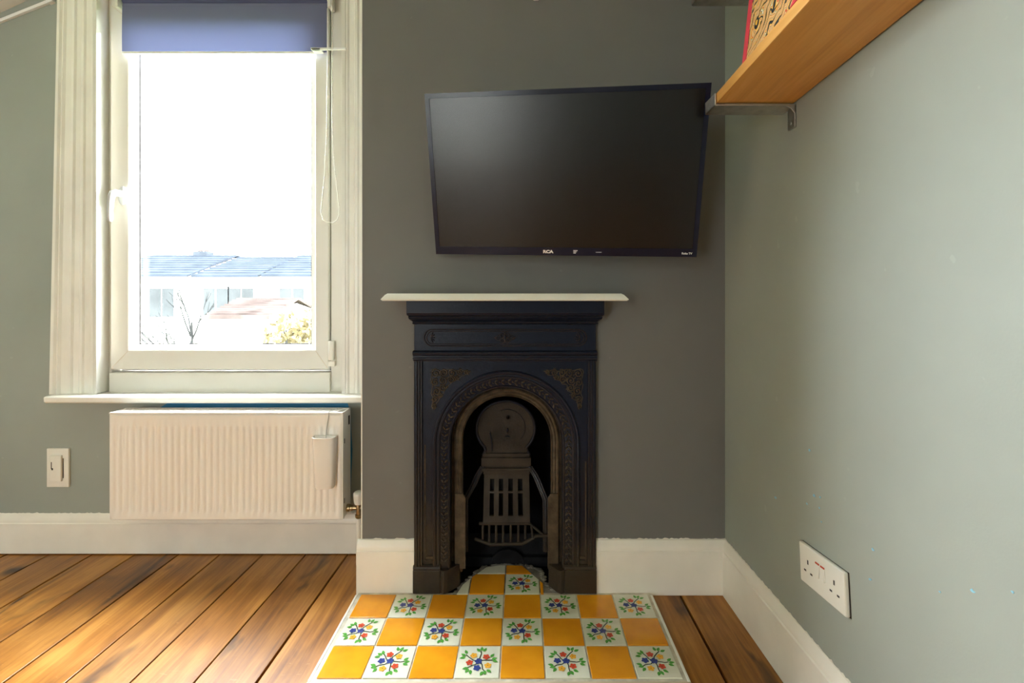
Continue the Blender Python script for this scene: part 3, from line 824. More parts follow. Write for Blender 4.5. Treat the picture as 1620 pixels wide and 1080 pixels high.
mb.box(sx0 + 0.006, sx0 + 0.0085, YA - 0.0160, YA - 0.0150, sz0 + 0.044, sz0 + 0.068); mb.box(sx0 + 0.008, sx0 + 0.013, YA - 0.0160, YA - 0.0150, sz0 + 0.040, sz0 + 0.047)
mb.build('slot', M['dark_gap'], parent=md)

# ------------------------------------------------------------------ fireplace
FC = (FX0 + FX1) / 2
ACX, ACZ = ax(801, 1.455), az(703, 1.455)
def px(n): return n / (F / 1.455)
fp = thing('fireplace', 'black cast-iron fireplace with an arched opening and cream mantelshelf', 'fireplace', (FC, YB, 0.010))
ZP = 0.084          # top of plinths
Z_L0, Z_L1 = az(571, 1.455), az(555, 1.455)
Z_C = az(512, 1.455)
def arch_t(n=40, extra=()):
    ts = [('j', 0.0, -1)] + [('a', PI - PI * k / n, 0) for k in range(n + 1)] + [('j', 0.0, 1)]
    return ts
def arch_pos(t, r, zb):
    if t[0] == 'j': return (ACX + t[2] * r, zb)
    return (ACX + r * math.cos(t[1]), ACZ + r * math.sin(t[1]))
def arch_sweep(mb, prof, zb, n=40):
    rings = [[Vector((arch_pos(t, r, zb)[0], y, arch_pos(t, r, zb)[1])) for r, y in prof] for t in arch_t(n)]
    mb.loft(rings)
# front plate with the arched hole
R_H = px(112)
def plate_ring(mb, r, x0, x1, z0, z1, y0, y1):
    angs = [PI - PI * k / 40 for k in range(41)]
    c1, c2 = math.atan2(z1 - ACZ, x0 - ACX), math.atan2(z1 - ACZ, x1 - ACX)
    angs = sorted(set(angs + [c1, c2]), reverse=True)
    inn = [(ACX - r, z0)]; out = [(x0, z0)]
    for a in angs:
        c, s = math.cos(a), math.sin(a)
        inn.append((ACX + r * c, ACZ + r * s))
        ks = []
        if c < -1e-9: ks.append((x0 - ACX) / c)
        if c > 1e-9: ks.append((x1 - ACX) / c)
        if s > 1e-9: ks.append((z1 - ACZ) / s)
        k = min(ks); out.append((ACX + k * c, ACZ + k * s))
    inn.append((ACX + r, z0)); out.append((x1, z0))
    n = len(inn)
    vs = [(p[0], y, p[1]) for y in (y0, y1) for p in inn + out]
    fs = []
    for i in range(n - 1):
        fs.append((i, i + 1, n + i + 1, n + i))
        fs.append((2 * n + i, 3 * n + i, 3 * n + i + 1, 2 * n + i + 1))
        fs.append((i, 2 * n + i, 2 * n + i + 1, i + 1))
        fs.append((n + i, n + i + 1, 3 * n + i + 1, 3 * n + i))
    fs += [(0, n, 3 * n, 2 * n), (n - 1, 3 * n - 1, 4 * n - 1, 2 * n - 1)]
    mb.add(vs, fs)
mb = MB()
plate_ring(mb, R_H, FX0 + 0.004, FX1 - 0.004, ZP - 0.01, Z_L0 + 0.004, 1.462, YB)
mb.build('front_plate', M['iron'], parent=fp)
# outer frame of the plate: stiles with stepped beads, and a top bead
mb = MB()
for s, xo in ((1, FX0), (-1, FX1)):
    prof = [(0, 1.466), (0, 1.455), (0.004, 1.452), (0.009, 1.452), (0.010, 1.457), (0.012, 1.457), (0.0135, 1.453), (0.0165, 1.453), (0.018, 1.458), (0.020, 1.458), (0.021, 1.455), (0.0235, 1.455), (0.025, 1.463), (0.025, 1.466)]
    mb.prism([(xo + s * a, y) for a, y in prof], 'z', ZP, Z_L0)
mb.prism([(1.464, Z_L0 - 0.002), (1.458, Z_L0), (1.464, Z_L0 + 0.01)], 'x', FX0 + 0.02, FX1 - 0.02)
mb.build('stile', M['iron'], parent=fp)
# narrow inset panel beads on the jambs
for xa, xb in ((FX0 + 0.032, ACX - R_H - 0.006), (ACX + R_H + 0.004, FX1 - 0.030)):
    mb = MB()
    zt_, zb_ = 0.40, ZP + 0.020
    mb.tube([(xa, 1.461, zb_), (xb, 1.461, zb_), (xb, 1.461, zt_)], 0.0022, 6)
    mb.tube([(xa, 1.461, zb_), (xa, 1.461, zt_ + 0.05)], 0.0022, 6)
    mb.box((xa + xb) / 2 - 0.010, (xa + xb) / 2 + 0.010, 1.458, 1.463, zb_ + 0.006, zb_ + 0.012)
    mb.build('jamb_panel', M['worn_iron'], parent=fp, smooth=50)
# arch mouldings
mb = MB()
arch_sweep(mb, [(px(117), 1.463), (px(116), 1.456), (px(114), 1.453), (px(112), 1.454), (px(110.5), 1.459), (px(108), 1.459), (px(107), 1.456), (px(105.5), 1.458), (px(105), 1.462), (px(93), 1.466), (px(91.5), 1.462), (px(90), 1.464), (px(89), 1.49), (px(93), 1.50), (px(117), 1.476)], ZP - 0.01)
mb.build('arch_moulding', M['iron'], parent=fp, smooth=35)
# leaf-and-berry relief running round the arch
mb = MB()
rb = px(99); jl = ACZ - ZP - 0.01; arcl = PI * rb; tot = 2 * jl + arcl; n = 66
def along(s, r):
    if s < jl: return (ACX - r, ZP + 0.01 + s), PI / 2
    if s < jl + arcl:
        a = PI - (s - jl) / rb; return (ACX + r * math.cos(a), ACZ + r * math.sin(a)), a - PI / 2
    return (ACX + r, ACZ - (s - jl - arcl)), -PI / 2
for k in range(n):
    s = tot * (k + 0.5) / n
    for side in (-1, 1):
        (x, z), th = along(s, rb + side * 0.0052)
        rot = Matrix.Rotation(-(th + side * 0.75), 3, 'Y')
        mb.ellipsoid((x, 1.4635, z), (0.0072, 0.0048, 0.0030), rot, 6, 4)
    (x, z), th = along(s + tot / n / 2, rb)
    mb.ellipsoid((x, 1.4625, z), (0.0030, 0.0045, 0.0030), None, 6, 4)
rl = mb.build('arch_relief', M['worn_iron'], parent=fp, smooth=60)
# inner arched insert
mb = MB()
arch_sweep(mb, [(px(90), 1.502), (px(86), 1.500), (px(85), 1.494), (px(83), 1.492), (px(81.5), 1.495), (px(80), 1.496), (px(78), 1.494), (px(75), 1.496), (px(73.5), 1.494), (px(72), 1.497), (px(71.5), 1.512), (px(90), 1.514)], 0.05)
mb.build('inner_arch', M['worn_iron'], parent=fp, smooth=35)
mb = MB(); arch_sweep(mb, [(px(72), 1.510), (px(112), 1.510), (px(112), 1.516), (px(72), 1.516)], 0.05)
mb.build('insert_backing', M['soot'], parent=fp)
for s in (-1, 1):         # low cheek plates inside the arch
    mb = MB()
    xa = ACX + s * px(66.5); xb = ACX + s * px(84)
    mb.prism([(xa, 0.062), (xb, 0.062), (xb, 0.292), (ACX + s * px(71), 0.292), (xa, 0.278)], 'y', 1.489, 1.494)
    mb.build('cheek_plate', M['worn_iron'], parent=fp, bevel=0.0015)
# spandrel scrolls
def spiral(mb, cx, cz, r0, r1, a0, turns, y=1.4605, w=0.0019):
    n = 22; pts = []
    for k in range(n + 1):
        t = k / n; a = a0 + turns * 2 * PI * t; r = r0 + (r1 - r0) * t
        pts.append((cx + r * math.cos(a), y - 0.0012 * math.sin(PI * t), cz + r * math.sin(a)))
    mb.tube(pts, [w * (0.6 + 0.5 * math.sin(PI * (0.15 + 0.8 * k / n))) for k in range(n + 1)], 6)
def spandrel(s):
    mb = MB()
    rnd = random.Random(11)
    x0 = (ACX - px(121)) if s > 0 else (ACX + px(121) + px(2)); z0 = az(583, 1.455)
    def P(u, v): return x0 + s * px(u), z0 - px(v)
    for (u, v, r, a, t) in [(9, 8, 7, 0.5, 1.6), (22, 7, 6, 2.0, -1.5), (8, 22, 6, 1.0, 1.5), (20, 19, 7.5, 4.0, 1.7), (35, 7, 6, 1, 1.5), (33, 18, 6, 3, -1.6), (10, 36, 6.5, 2, -1.6), (21, 31, 6, 1.3, 1.5), (47, 6, 5, 2.5, 1.4), (43, 15, 4, 1, 1.3), (8, 49, 5, 0.3, 1.4), (17, 43, 4, 4, -1.3), (58, 6, 3.6, 1, 1.3), (7, 60, 3.6, 2, 1.3)]:
        x, z = P(u, v); spiral(mb, x, z, px(r), px(1.0), a if s > 0 else PI - a, t * s)
        for _ in range(3):
            a2 = rnd.uniform(0, 2 * PI); rr = px(r * 1.0)
            mb.ellipsoid((x + rr * math.cos(a2), 1.4615, z + rr * math.sin(a2)), (0.0046, 0.0030, 0.0019), Matrix.Rotation(-(a2 + 0.6), 3, 'Y'), 6, 4)
        mb.ellipsoid((x, 1.461, z), (0.0022, 0.0030, 0.0022), None, 6, 4)
    for (a, b) in [((2, 2), (64, 4)), ((2, 2), (4, 64)), ((64, 4), (30, 25)), ((30, 25), (6, 62))]:
        pa, pb_ = P(*a), P(*b)
        pts = []
        for k in range(13):
            t = k / 12; wob = 0.003 * math.sin(t * 6 * PI)
            pts.append((pa[0] + (pb_[0] - pa[0]) * t + wob, 1.461, pa[1] + (pb_[1] - pa[1]) * t + wob))
        mb.tube(pts, 0.0014, 5)
    mb.build('spandrel_ornament', M['worn_iron'], parent=fp, smooth=60)
spandrel(1); spandrel(-1)
# ledge moulding, frieze, cornice
mb = MB()
prof = [(YB, Z_L0), (1.458, Z_L0), (1.456, Z_L0 + 0.004), (1.450, Z_L0 + 0.006), (1.450, Z_L0 + 0.009), (1.454, Z_L0 + 0.011), (1.454, Z_L0 + 0.016), (1.447, Z_L0 + 0.020), (1.445, Z_L0 + 0.024), (1.447, Z_L0 + 0.028), (1.454, Z_L1 + 0.001), (YB, Z_L1 + 0.001)]
mb.prism(prof, 'x', FX0 - 0.003, FX1 + 0.003)
mb.build('ledge_moulding', M['iron'], parent=fp, smooth=30)
mb = MB(); mb.box(FX0, FX1, 1.456, YB, Z_L1, Z_C + 0.004); mb.build('frieze', M['iron'], parent=fp, bevel=0.002)
mb = MB()
fz = az(534, 1.455)
def stadium(x0, x1, h, y, n=10):
    pts = []
    for k in range(n + 1):
        a = PI / 2 + PI * k / n; pts.append((x0 + h * math.cos(a), y, fz + h * math.sin(a)))
    for k in range(n + 1):
        a = -PI / 2 + PI * k / n; pts.append((x1 + h * math.cos(a), y, fz + h * math.sin(a)))
    return pts
xl, xr_ = ax(684, 1.455), ax(915, 1.455)
mb.tube(stadium(xl, xr_, px(13), 1.4555), 0.0022, 6, closed=True)
mb.tube(stadium(xl + 0.002, xr_ - 0.002, px(10), 1.4555), 0.0014, 6, closed=True)
for x, s in ((xl - 0.004, 1), (xr_ + 0.004, -1)):
    for q in range(-2, 3):
        a = q * 0.55
        mb.ellipsoid((x + s * 0.006 * math.cos(a), 1.455, fz + 0.011 * math.sin(a)), (0.008, 0.003, 0.0022), Matrix.Rotation(-(a * s), 3, 'Y'), 6, 4)
xm = ax(799, 1.455)
for s in (-1, 1):
    spiral(mb, xm + s * 0.008, fz + 0.008, 0.010, 0.002, PI / 2, s * 1.4, 1.455, 0.0020)
    spiral(mb, xm + s * 0.009, fz - 0.008, 0.009, 0.002, -PI / 2, -s * 1.4, 1.455, 0.0020)
    for q in (-1, 0, 1):
        mb.ellipsoid((xm + s * 0.024, 1.455, fz + q * 0.0045), (0.009, 0.003, 0.0022), Matrix.Rotation(q * s * 0.5, 3, 'Y'), 6, 4)
mb.ellipsoid((xm, 1.454, fz), (0.004, 0.004, 0.010), None, 8, 5)
mb.build('frieze_ornament', M['iron'], parent=fp, smooth=60)
CXL, CXR = ax(643, 1.41), ax(956, 1.41)
zc1 = az(475.5, 1.40); zc0 = Z_C
rings = []
prof = [(0.0, 1.456, zc0 - 0.002), (0.006, 1.450, zc0), (0.006, 1.447, zc0 + 0.003), (0.003, 1.449, zc0 + 0.006), (0.008, 1.440, zc0 + 0.010), (0.015, 1.428, zc0 + 0.015), (0.0165, 1.422, zc0 + 0.021), (0.0155, 1.424, zc0 + 0.024), (0.020, 1.412, zc0 + 0.027), (0.020, 1.408, zc0 + 0.034), (0.020, 1.408, zc1)]
mb = MB()
for off, y, z in prof:
    xl_, xr2 = FX0 - off * (FX0 - CXL) / 0.020, FX1 + off * (CXR - FX1) / 0.020
    rings.append([Vector((xl_, y, z)), Vector((xr2, y, z)), Vector((xr2, YB, z)), Vector((xl_, YB, z))])
mb.loft(rings)
mb.build('cornice', M['iron'], parent=fp)
mb = MB()
yf = 1.362
sx0, sx1 = ax(602, yf), ax(995, yf)
zs0, zs1 = zc1, az(464, yf)
b1 = [(sx0, yf), (sx1, yf), (sx1, YB), (sx0, YB)]
def shelf_ring(inset, z): return [Vector((sx0 + inset, yf + inset * 0.8, z)), Vector((sx1 - inset * 1.2, yf + inset * 0.8, z)), Vector((sx1 - inset * 1.2, YB, z)), Vector((sx0 + inset, YB, z))]
mb.loft([shelf_ring(0.004, zs0), shelf_ring(0.0, zs0 + 0.0035), shelf_ring(0.0015, zs0 + 0.006), shelf_ring(0.010, zs1 - 0.004), shelf_ring(0.016, zs1)])
tag(mb.build('mantel_shelf', M['trim_white'], parent=fp, smooth=20), 'cream painted mantelshelf')
# plinth blocks with their inner returns
for s in (-1, 1):
    xa, xb = (FX0 - 0.003, ax(697, 1.455)) if s < 0 else (FX1 + 0.001, ax(893, 1.455))
    mb = MB(); mb.box(min(xa, xb), max(xa, xb), 1.449, YB, 0.010, ZP - 0.004)
    mb.prism([(1.452, ZP - 0.004), (1.449, ZP - 0.002), (1.452, ZP + 0.004), (1.458, ZP + 0.008), (YB, ZP + 0.008), (YB, ZP - 0.004)], 'x', min(xa, xb), max(xa, xb))
    mb.build('plinth', M['iron'], parent=fp, bevel=0.002)
    mb = MB()
    xc = xb; xd = ax(728, 1.50) if s < 0 else ax(868, 1.50)
    poly = [(xc, 1.451), (xc - s * 0.010, 1.447), (xc - s * 0.020, 1.452), (xd, 1.488), (xd, 1.512), (xc, 1.512)]
    mb.prism(poly, 'z', 0.010, ZP - 0.006)
    mb.build('plinth_return', M['iron'], parent=fp, bevel=0.002)
# firebox
mb = MB()
x0, x1 = HX0 + 0.006, HX1 - 0.006
mb.box(x0, x1, YB + 0.275, YB + 0.285, 0.0, HZ1 - 0.01)
mb.box(x0, x0 + 0.006, YB + 0.005, YB + 0.28, 0.0, HZ1 - 0.01); mb.box(x1 - 0.006, x1, YB + 0.005, YB + 0.28, 0.0, HZ1 - 0.01)
mb.box(x0, x1, YB + 0.005, YB + 0.28, HZ1 - 0.016, HZ1 - 0.01); mb.box(x0, x1, 1.615, YB + 0.28, 0.0, 0.03)
mb.build('firebox', M['soot'], parent=fp)
# fireback: round register plate over a neck
YK = 1.590
def kp(a, b): return (ax(a, YK), az(b, YK))
cxk, czk = kp(800, 677); rk = 46 / F * YK
outl = [(cxk + rk * math.cos(a), czk + rk * math.sin(a) * 0.93) for a in [R(-44) + R(268) * k / 40 for k in range(41)]]
outl += [kp(768, 712), kp(764, 719), kp(839, 719), kp(834, 712)]
mb = MB(); mb.prism(outl, 'y', YK, YK + 0.02)
mb.build('register_plate', M['rust_iron'], parent=fp)
mb = MB()
mb.tube([(a, YK - 0.003, b) for a, b in outl[:-4] + [kp(768, 712), kp(764, 719)]][::-1][:0] or [(a, YK - 0.003, b) for a, b in [kp(838, 719), kp(834, 712)] + outl[:41] + [kp(768, 712), kp(764, 719)]], 0.0042, 8)
mb.build('register_rim', M['iron'], parent=fp, smooth=50)
mb = MB()
arc = [(cxk + 0.004 + rk * 0.62 * math.cos(a), YK - 0.001, czk + 0.002 + rk * 0.62 * math.sin(a)) for a in [R(-40) + R(150) * k / 20 for k in range(21)]]
mb.tube(arc, 0.0018, 6)
mb.lathe([(0.0035, 0.0), (0.0055, -0.003), (0.007, 0.0)], (ax(804, YK), YK - 0.001, az(660, YK)), 14, 'y')
mb.ellipsoid((ax(803, YK), YK - 0.002, az(681, YK)), (0.003, 0.004, 0.010), None, 8, 5); mb.ellipsoid((ax(803, YK), YK - 0.002, az(690, YK)), (0.009, 0.003, 0.0026), None, 8, 5)
mb.tube([(ax(775, YK), YK - 0.002, az(683, YK)), (ax(778, YK), YK - 0.004, az(697, YK)), (ax(778, YK), YK - 0.004, az(713, YK))], 0.0026, 6)
mb.build('register_detail', M['iron'], parent=fp, smooth=50)
mb = MB()
for (a, b, c, d_, o) in [(764, 838, 716, 722, 0.008), (762, 840, 722, 735, 0.014), (766, 837, 735, 738, 0.010), (763, 840, 738, 742, 0.018), (765, 838, 742, 748, 0.013)]:
    p0, p1 = kp(a, d_), kp(b, c); mb.box(p0[0], p1[0], YK - o, YK + 0.02, p0[1], p1[1])
mb.build('neck_moulding', M['rust_iron'], parent=fp, bevel=0.0015)
# slotted plate: bars between the slots
mb = MB()
def slot_plate(mb):
    xsP = [765, 774.5, 781.5, 789, 796, 804, 811.5, 819.5, 827, 838]
    rowsP = [(749, 757, 0), (757, 777, 1), (777, 780, 0), (780, 816, 1), (816, 827, 0)]
    for (a, b, hole) in rowsP:
        def yk(v): return YK - 0.012 - (v - 749) / 78 * 0.03
        def xk(u, v): return 801.5 + (u - 801.5) * (0.97 + 0.05 * (v - 749) / 78)
        for i in range(9):
            if hole and i % 2 == 1: continue
            q = []
            for (u, v) in ((xsP[i], b), (xsP[i + 1], b), (xsP[i + 1], a), (xsP[i], a)):
                y = yk(v); q.append(Vector((ax(xk(u, v), y), y, az(v, y))))
            vs = q + [p + Vector((0, 0.010, 0)) for p in q]
            mb.add(vs, [(0, 1, 2, 3), (4, 5, 6, 7), (0, 1, 5, 4), (1, 2, 6, 5), (2, 3, 7, 6), (3, 0, 4, 7)])
slot_plate(mb)
mb.build('slotted_plate', M['rust_iron'], parent=fp)
mb = MB(); mb.box(ax(766, YK), ax(836, YK), YK - 0.004, YK + 0.02, az(828, YK), az(748, YK)); mb.build('slot_backing', M['soot'], parent=fp)
# side arms of the basket
for s in (-1, 1):
    mb = MB()
    top = (764, 738) if s < 0 else (838, 738); midp = (750, 765) if s < 0 else (853, 765); low = (736, 790) if s < 0 else (863, 790); bot = (736, 872) if s < 0 else (864, 872)
    for o in (-3.4, 0, 3.4):
        P = [at(top[0] + o, top[1], YK - 0.008), at((top[0] + midp[0]) / 2 + o + s * 1.5, (top[1] + midp[1]) / 2, YK - 0.014), at(midp[0] + o, midp[1], YK - 0.022), at(low[0] + o, low[1], YK - 0.040), at(bot[0] + o, bot[1], YK - 0.044)]
        mb.tube(P, 0.0030 if o else 0.0055, 7)
    mb.build('basket_arm', M['iron'], parent=fp, smooth=50)
# grate front
mb = MB()
def bar(pts, r): mb.tube(pts, r, 8)
yg = 1.525
low = [at(752, 852, yg + 0.02), at(760, 855, yg + 0.008), at(776, 861, yg), at(826, 860, yg), at(836, 855, yg + 0.004), at(847, 848, yg + 0.010), at(868, 847, yg + 0.012)]
bar(low, 0.0052)
upp = [at(758, 828, yg + 0.025), at(838, 828, yg + 0.025), at(848, 836, yg + 0.022), at(858, 845, yg + 0.015)]
bar(upp, 0.0048)
for u in (764, 774, 785, 796, 808, 820, 831, 841):
    ub = u if u < 836 else u + 2
    bar([at(u, 829 if u < 840 else 832, yg + 0.025), at(ub, 859 if 770 < u < 830 else 853, yg + 0.004)], 0.0042)
mb.build('grate', M['rust_iron'], parent=fp, smooth=50)
mb = MB()
c = at(803, 893, 1.60)
mb.prism([(c.x + 0.055 * math.cos(PI * k / 14), 0.012 + 0.045 * math.sin(PI * k / 14)) for k in range(15)], 'y', 1.612, 1.625)
mb.prism([(ax(735, 1.6), 0.012), (ax(866, 1.6), 0.012), (ax(866, 1.6), 0.10), (ax(735, 1.6), 0.10)], 'y', 1.635, 1.640)
mb.build('ash_cover', M['soot'], parent=fp, bevel=0.002)

# ------------------------------------------------------------------ hearth
TX0, TS = ax(571, 1.448), 0.1067
TY = [1.448, 1.3413, 1.2346, 1.1279]
ZH = 0.010
he = thing('tiled_hearth', 'hearth of yellow and flower painted tiles in front of the fireplace', 'hearth', (TX0 + 4 * TS, 1.29, 0))
tongue = [(-0.196, 1.440), (0.094, 1.440), (0.094, 1.462), (0.066, 1.505), (0.066, 1.562), (0.045, 1.590), (0.0, 1.603), (-0.07, 1.606), (-0.115, 1.594), (-0.150, 1.545), (-0.180, 1.500)]
mb = MB()
mb.box(TX0 - 0.010, TX0 + 8 * TS + 0.008, TY[3] - 0.010, 1.458, 0.0005, ZH - 0.0025)
mb.build('grout_bed', M['grout'], parent=he)
mb = MB(); mb.prism([(ACX + (x - ACX) * 1.05, y + 0.006) for x, y in tongue[2:]] + [(-0.2, 1.4585), (0.1, 1.4585)][::1], 'z', 0.0005, ZH - 0.003)
mb.build('mortar_bed', M['mortar'], parent=he)
mb = MB()     # lumps of sooty mortar against the iron
rnd = random.Random(5)
for k in range(150):
    t = rnd.random()
    pts = [(-0.200, 1.450), (-0.165, 1.530), (-0.125, 1.600), (-0.06, 1.612), (0.01, 1.610), (0.06, 1.585), (0.075, 1.520), (0.10, 1.458)]
    i = min(6, int(t * 7)); u = t * 7 - i
    a, b = pts[i], pts[i + 1]
    q = (a[0] + (b[0] - a[0]) * u + rnd.uniform(-.005, .005), a[1] + (b[1] - a[1]) * u + rnd.uniform(-.005, .005))
    s = rnd.uniform(0.0025, 0.007)
    mb.ellipsoid((q[0], q[1], ZH - 0.003), (s * 1.3, s, s * 0.55), None, 7, 4)
mo = mb.build('mortar_edge', M['mortar'], parent=he, smooth=60); mo['kind'] = 'stuff'
mb = MB()
mb.box(TX0 - 0.016, TX0 + 8 * TS + 0.014, TY[3] - 0.016, TY[3] - 0.007, 0.0, ZH - 0.001)
mb.build('front_strip', M['edge_strip'], parent=he, bevel=0.0015)
for x in (TX0 - 0.016, TX0 + 8 * TS + 0.007):
    mb = MB(); mb.box(x, x + 0.007, TY[3] - 0.007, 1.448, 0.0, ZH - 0.001); mb.build('side_strip', M['trim_white'], parent=he, bevel=0.0015)
# painted bouquet, one mesh shared by all flower tiles
def flower_mesh():
    mb = MB(); T = TS - 0.0035
    def q(x, y, z): return ((x - 0.5) * T * 1.08, (y - 0.5) * T * 1.08, z)
    def fan(poly, z): mb.add([q(x, y, z) for x, y in poly], [tuple(range(len(poly)))])
    def blossom(cx, cy, r, mi, a0):
        mb.mi = mi; n = 30
        fan([(cx + r * (0.70 + 0.30 * abs(math.cos(2.5 * (2 * PI * k / n)))) * math.cos(2 * PI * k / n + a0), cy + r * (0.70 + 0.30 * abs(math.cos(2.5 * (2 * PI * k / n)))) * math.sin(2 * PI * k / n + a0)) for k in range(n)], 0.0009)
        mb.mi = 4
        fan([(cx + r * 0.13 * math.cos(2 * PI * k / 8), cy + r * 0.13 * math.sin(2 * PI * k / 8)) for k in range(8)], 0.0012)
    def leaf(cx, cy, a, l, w_):
        mb.mi = 3; pts = []
        for k in range(7):
            t = k / 6; pts.append((t, math.sin(PI * t ** 0.8) * w_))
        pts = pts + [(t, -v) for t, v in reversed(pts[1:-1])]
        ca, sa = math.cos(a), math.sin(a)
        fan([(cx + (t * l) * ca - v * sa, cy + (t * l) * sa + v * ca) for t, v in pts], 0.0007)
    def stem(pts, w_=0.012):
        mb.mi = 4
        for (a, b) in zip(pts, pts[1:]):
            dx, dy = b[0] - a[0], b[1] - a[1]; L = math.hypot(dx, dy); nx, ny = -dy / L * w_, dx / L * w_
            fan([(a[0] + nx, a[1] + ny), (a[0] - nx, a[1] - ny), (b[0] - nx, b[1] - ny), (b[0] + nx, b[1] + ny)], 0.0005)
    stem([(.5, .5), (.52, .62), (.60, .72), (.68, .80)]); stem([(.5, .5), (.62, .48), (.72, .46), (.80, .48)])
    stem([(.5, .5), (.53, .38), (.53, .27), (.54, .20)]); stem([(.5, .5), (.40, .41), (.28, .39), (.20, .33)]); stem([(.5, .5), (.40, .55), (.36, .63), (.30, .72)])
    for (x, y, a) in [(.60, .80, 105), (.64, .80, 60), (.70, .78, 25), (.78, .50, 40), (.80, .46, 5), (.78, .42, -25), (.56, .22, -70), (.53, .20, -110), (.62, .25, -35), (.24, .34, 190), (.26, .30, 235), (.21, .38, 165), (.30, .70, 110), (.27, .68, 150), (.24, .64, 185)]:
        leaf(x, y, R(a), 0.13, 0.036)
    blossom(.49, .50, .088, 0, .3); blossom(.30, .51, .085, 0, .9); blossom(.445, .69, .082, 1, .2); blossom(.655, .625, .082, 2, .5); blossom(.625, .345, .082, 1, .8); blossom(.375, .285, .082, 2, .1)
    return mb
FM = None
def tile_obj(col, row, rot=0, poly=None, yellow=False):
    global FM
    x0, x1 = TX0 + col * TS, TX0 + (col + 1) * TS
    y1 = TY[0] - row * TS; y0 = y1 - TS
    g = 0.0018
    cx, cy = (x0 + x1) / 2, (y0 + y1) / 2
    if poly is None: poly = [(x0 + g, y0 + g), (x1 - g, y0 + g), (x1 - g, y1 - g), (x0 + g, y1 - g)]
    rnd = random.Random(col * 17 + row * 5)
    mb = MB(); mb.prism(poly, 'z', 0.001, ZH + rnd.uniform(-0.0006, 0.0004))
    o = mb.build('tile', M['tile_yellow'] if yellow else M['tile_white'], parent=he, bevel=0.0012)
    return o, cx, cy
def clip(poly, cl):
    out = poly
    n = len(cl)
    for i in range(n):
        a, b = cl[i], cl[(i + 1) % n]
        inp, out = out, []
        def ins(p): return (b[0] - a[0]) * (p[1] - a[1]) - (b[1] - a[1]) * (p[0] - a[0]) >= 0
        for j in range(len(inp)):
            p, q = inp[j], inp[(j + 1) % len(inp)]
            ip, iq = ins(p), ins(q)
            if ip: out.append(p)
            if ip != iq:
                d1 = (b[0] - a[0]) * (p[1] - a[1]) - (b[1] - a[1]) * (p[0] - a[0]); d2 = (b[0] - a[0]) * (q[1] - a[1]) - (b[1] - a[1]) * (q[0] - a[0])
                t = d1 / (d1 - d2); out.append((p[0] + (q[0] - p[0]) * t, p[1] + (q[1] - p[1]) * t))
        if not out: return []
    return out
GL = [M['glaze_blue'], M['glaze_red'], M['glaze_yellow'], M['glaze_green'], M['glaze_stem']]
def bouquet(tile, cx, cy, rot):
    global FM
    if FM is None:
        o = flower_mesh().build('painted_bouquet', GL); FM = o.data
    else:
        o = bpy.data.objects.new('painted_bouquet', FM); COL.objects.link(o)
    o.parent = tile
    b = parent_world(tile)
    o.location = Vector((cx, cy, ZH + 0.0002)) - b
    o.rotation_euler = (0, 0, rot)
for row in range(3):
    for col in range(8):
        yellow = (row + col) % 2 == 0
        t, cx, cy = tile_obj(col, row, yellow=yellow)
        if not yellow:
            bouquet(t, cx, cy, R(88) if (row, col) == (2, 3) else R(random.uniform(-3, 3)))
hole = [(x, y) for x, y in tongue]
for row in (-1, -2):
    for col in range(2, 6):
        yellow = (row + col) % 2 == 0
        x0, x1 = TX0 + col * TS, TX0 + (col + 1) * TS
        y1 = TY[0] - row * TS; y0 = y1 - TS; g = 0.0018
        pl = clip([(x0 + g, y0 + g), (x1 - g, y0 + g), (x1 - g, y1 - g), (x0 + g, y1 - g)], hole)
        if len(pl) < 3: continue
        area = abs(sum(pl[i][0] * pl[(i + 1) % len(pl)][1] - pl[(i + 1) % len(pl)][0] * pl[i][1] for i in range(len(pl)))) / 2
        if area < 3e-4: continue
        t, cx, cy = tile_obj(col, row, poly=pl, yellow=yellow)
        if not yellow and area > 0.009: bouquet(t, cx, cy, 0.02)

# ------------------------------------------------------------------ television
TVW, TVH = 0.732, 0.435
rotm = (Matrix.Rotation(R(-8.964), 4, 'Z') @ Matrix.Rotation(R(17.03), 4, 'X') @ Matrix.Rotation(R(1.465), 4, 'Y'))
tvc = Vector((0.1073, 1.307, EYE + 0.3253))
tvm = Matrix.Translation(tvc) @ rotm
tv = thing('television', 'black flat television tilted on a wall mount above the fireplace', 'television', tvc)
def tvpart(mb, name, mat, **kw):
    mb.xf(tvm); return mb.build(name, mat, parent=tv, **kw)
hw, hh = TVW / 2, TVH / 2
b_t, b_s, b_b = 0.0125, 0.012, 0.0225
mb = MB()
mb.box(-hw, hw, 0, 0.012, hh - b_t, hh); mb.box(-hw, hw, 0, 0.012, -hh, -hh + b_b)
mb.box(-hw, -hw + b_s, 0, 0.012, -hh + b_b, hh - b_t); mb.box(hw - b_s, hw, 0, 0.012, -hh + b_b, hh - b_t)
bez = tvpart(mb, 'bezel', M['tv_frame'])
mb = MB(); mb.box(-hw + b_s, hw - b_s, 0.0022, 0.010, -hh + b_b, hh - b_t)
tvpart(mb, 'screen', M['screen'])
mb = MB(); mb.box(-hw + 0.004, hw - 0.004, 0.0105, 0.022, -hh + 0.004, hh - 0.004); mb.box(-0.22, 0.22, 0.02, 0.036, -0.16, 0.09)
tvpart(mb, 'back_case', M['tv_back'], bevel=0.003)
mb = MB(); mb.box(-hw - 0.0008, hw + 0.0008, 0.008, 0.0135, -hh - 0.0008, hh + 0.0008); tvpart(mb, 'rim', M['steel'])
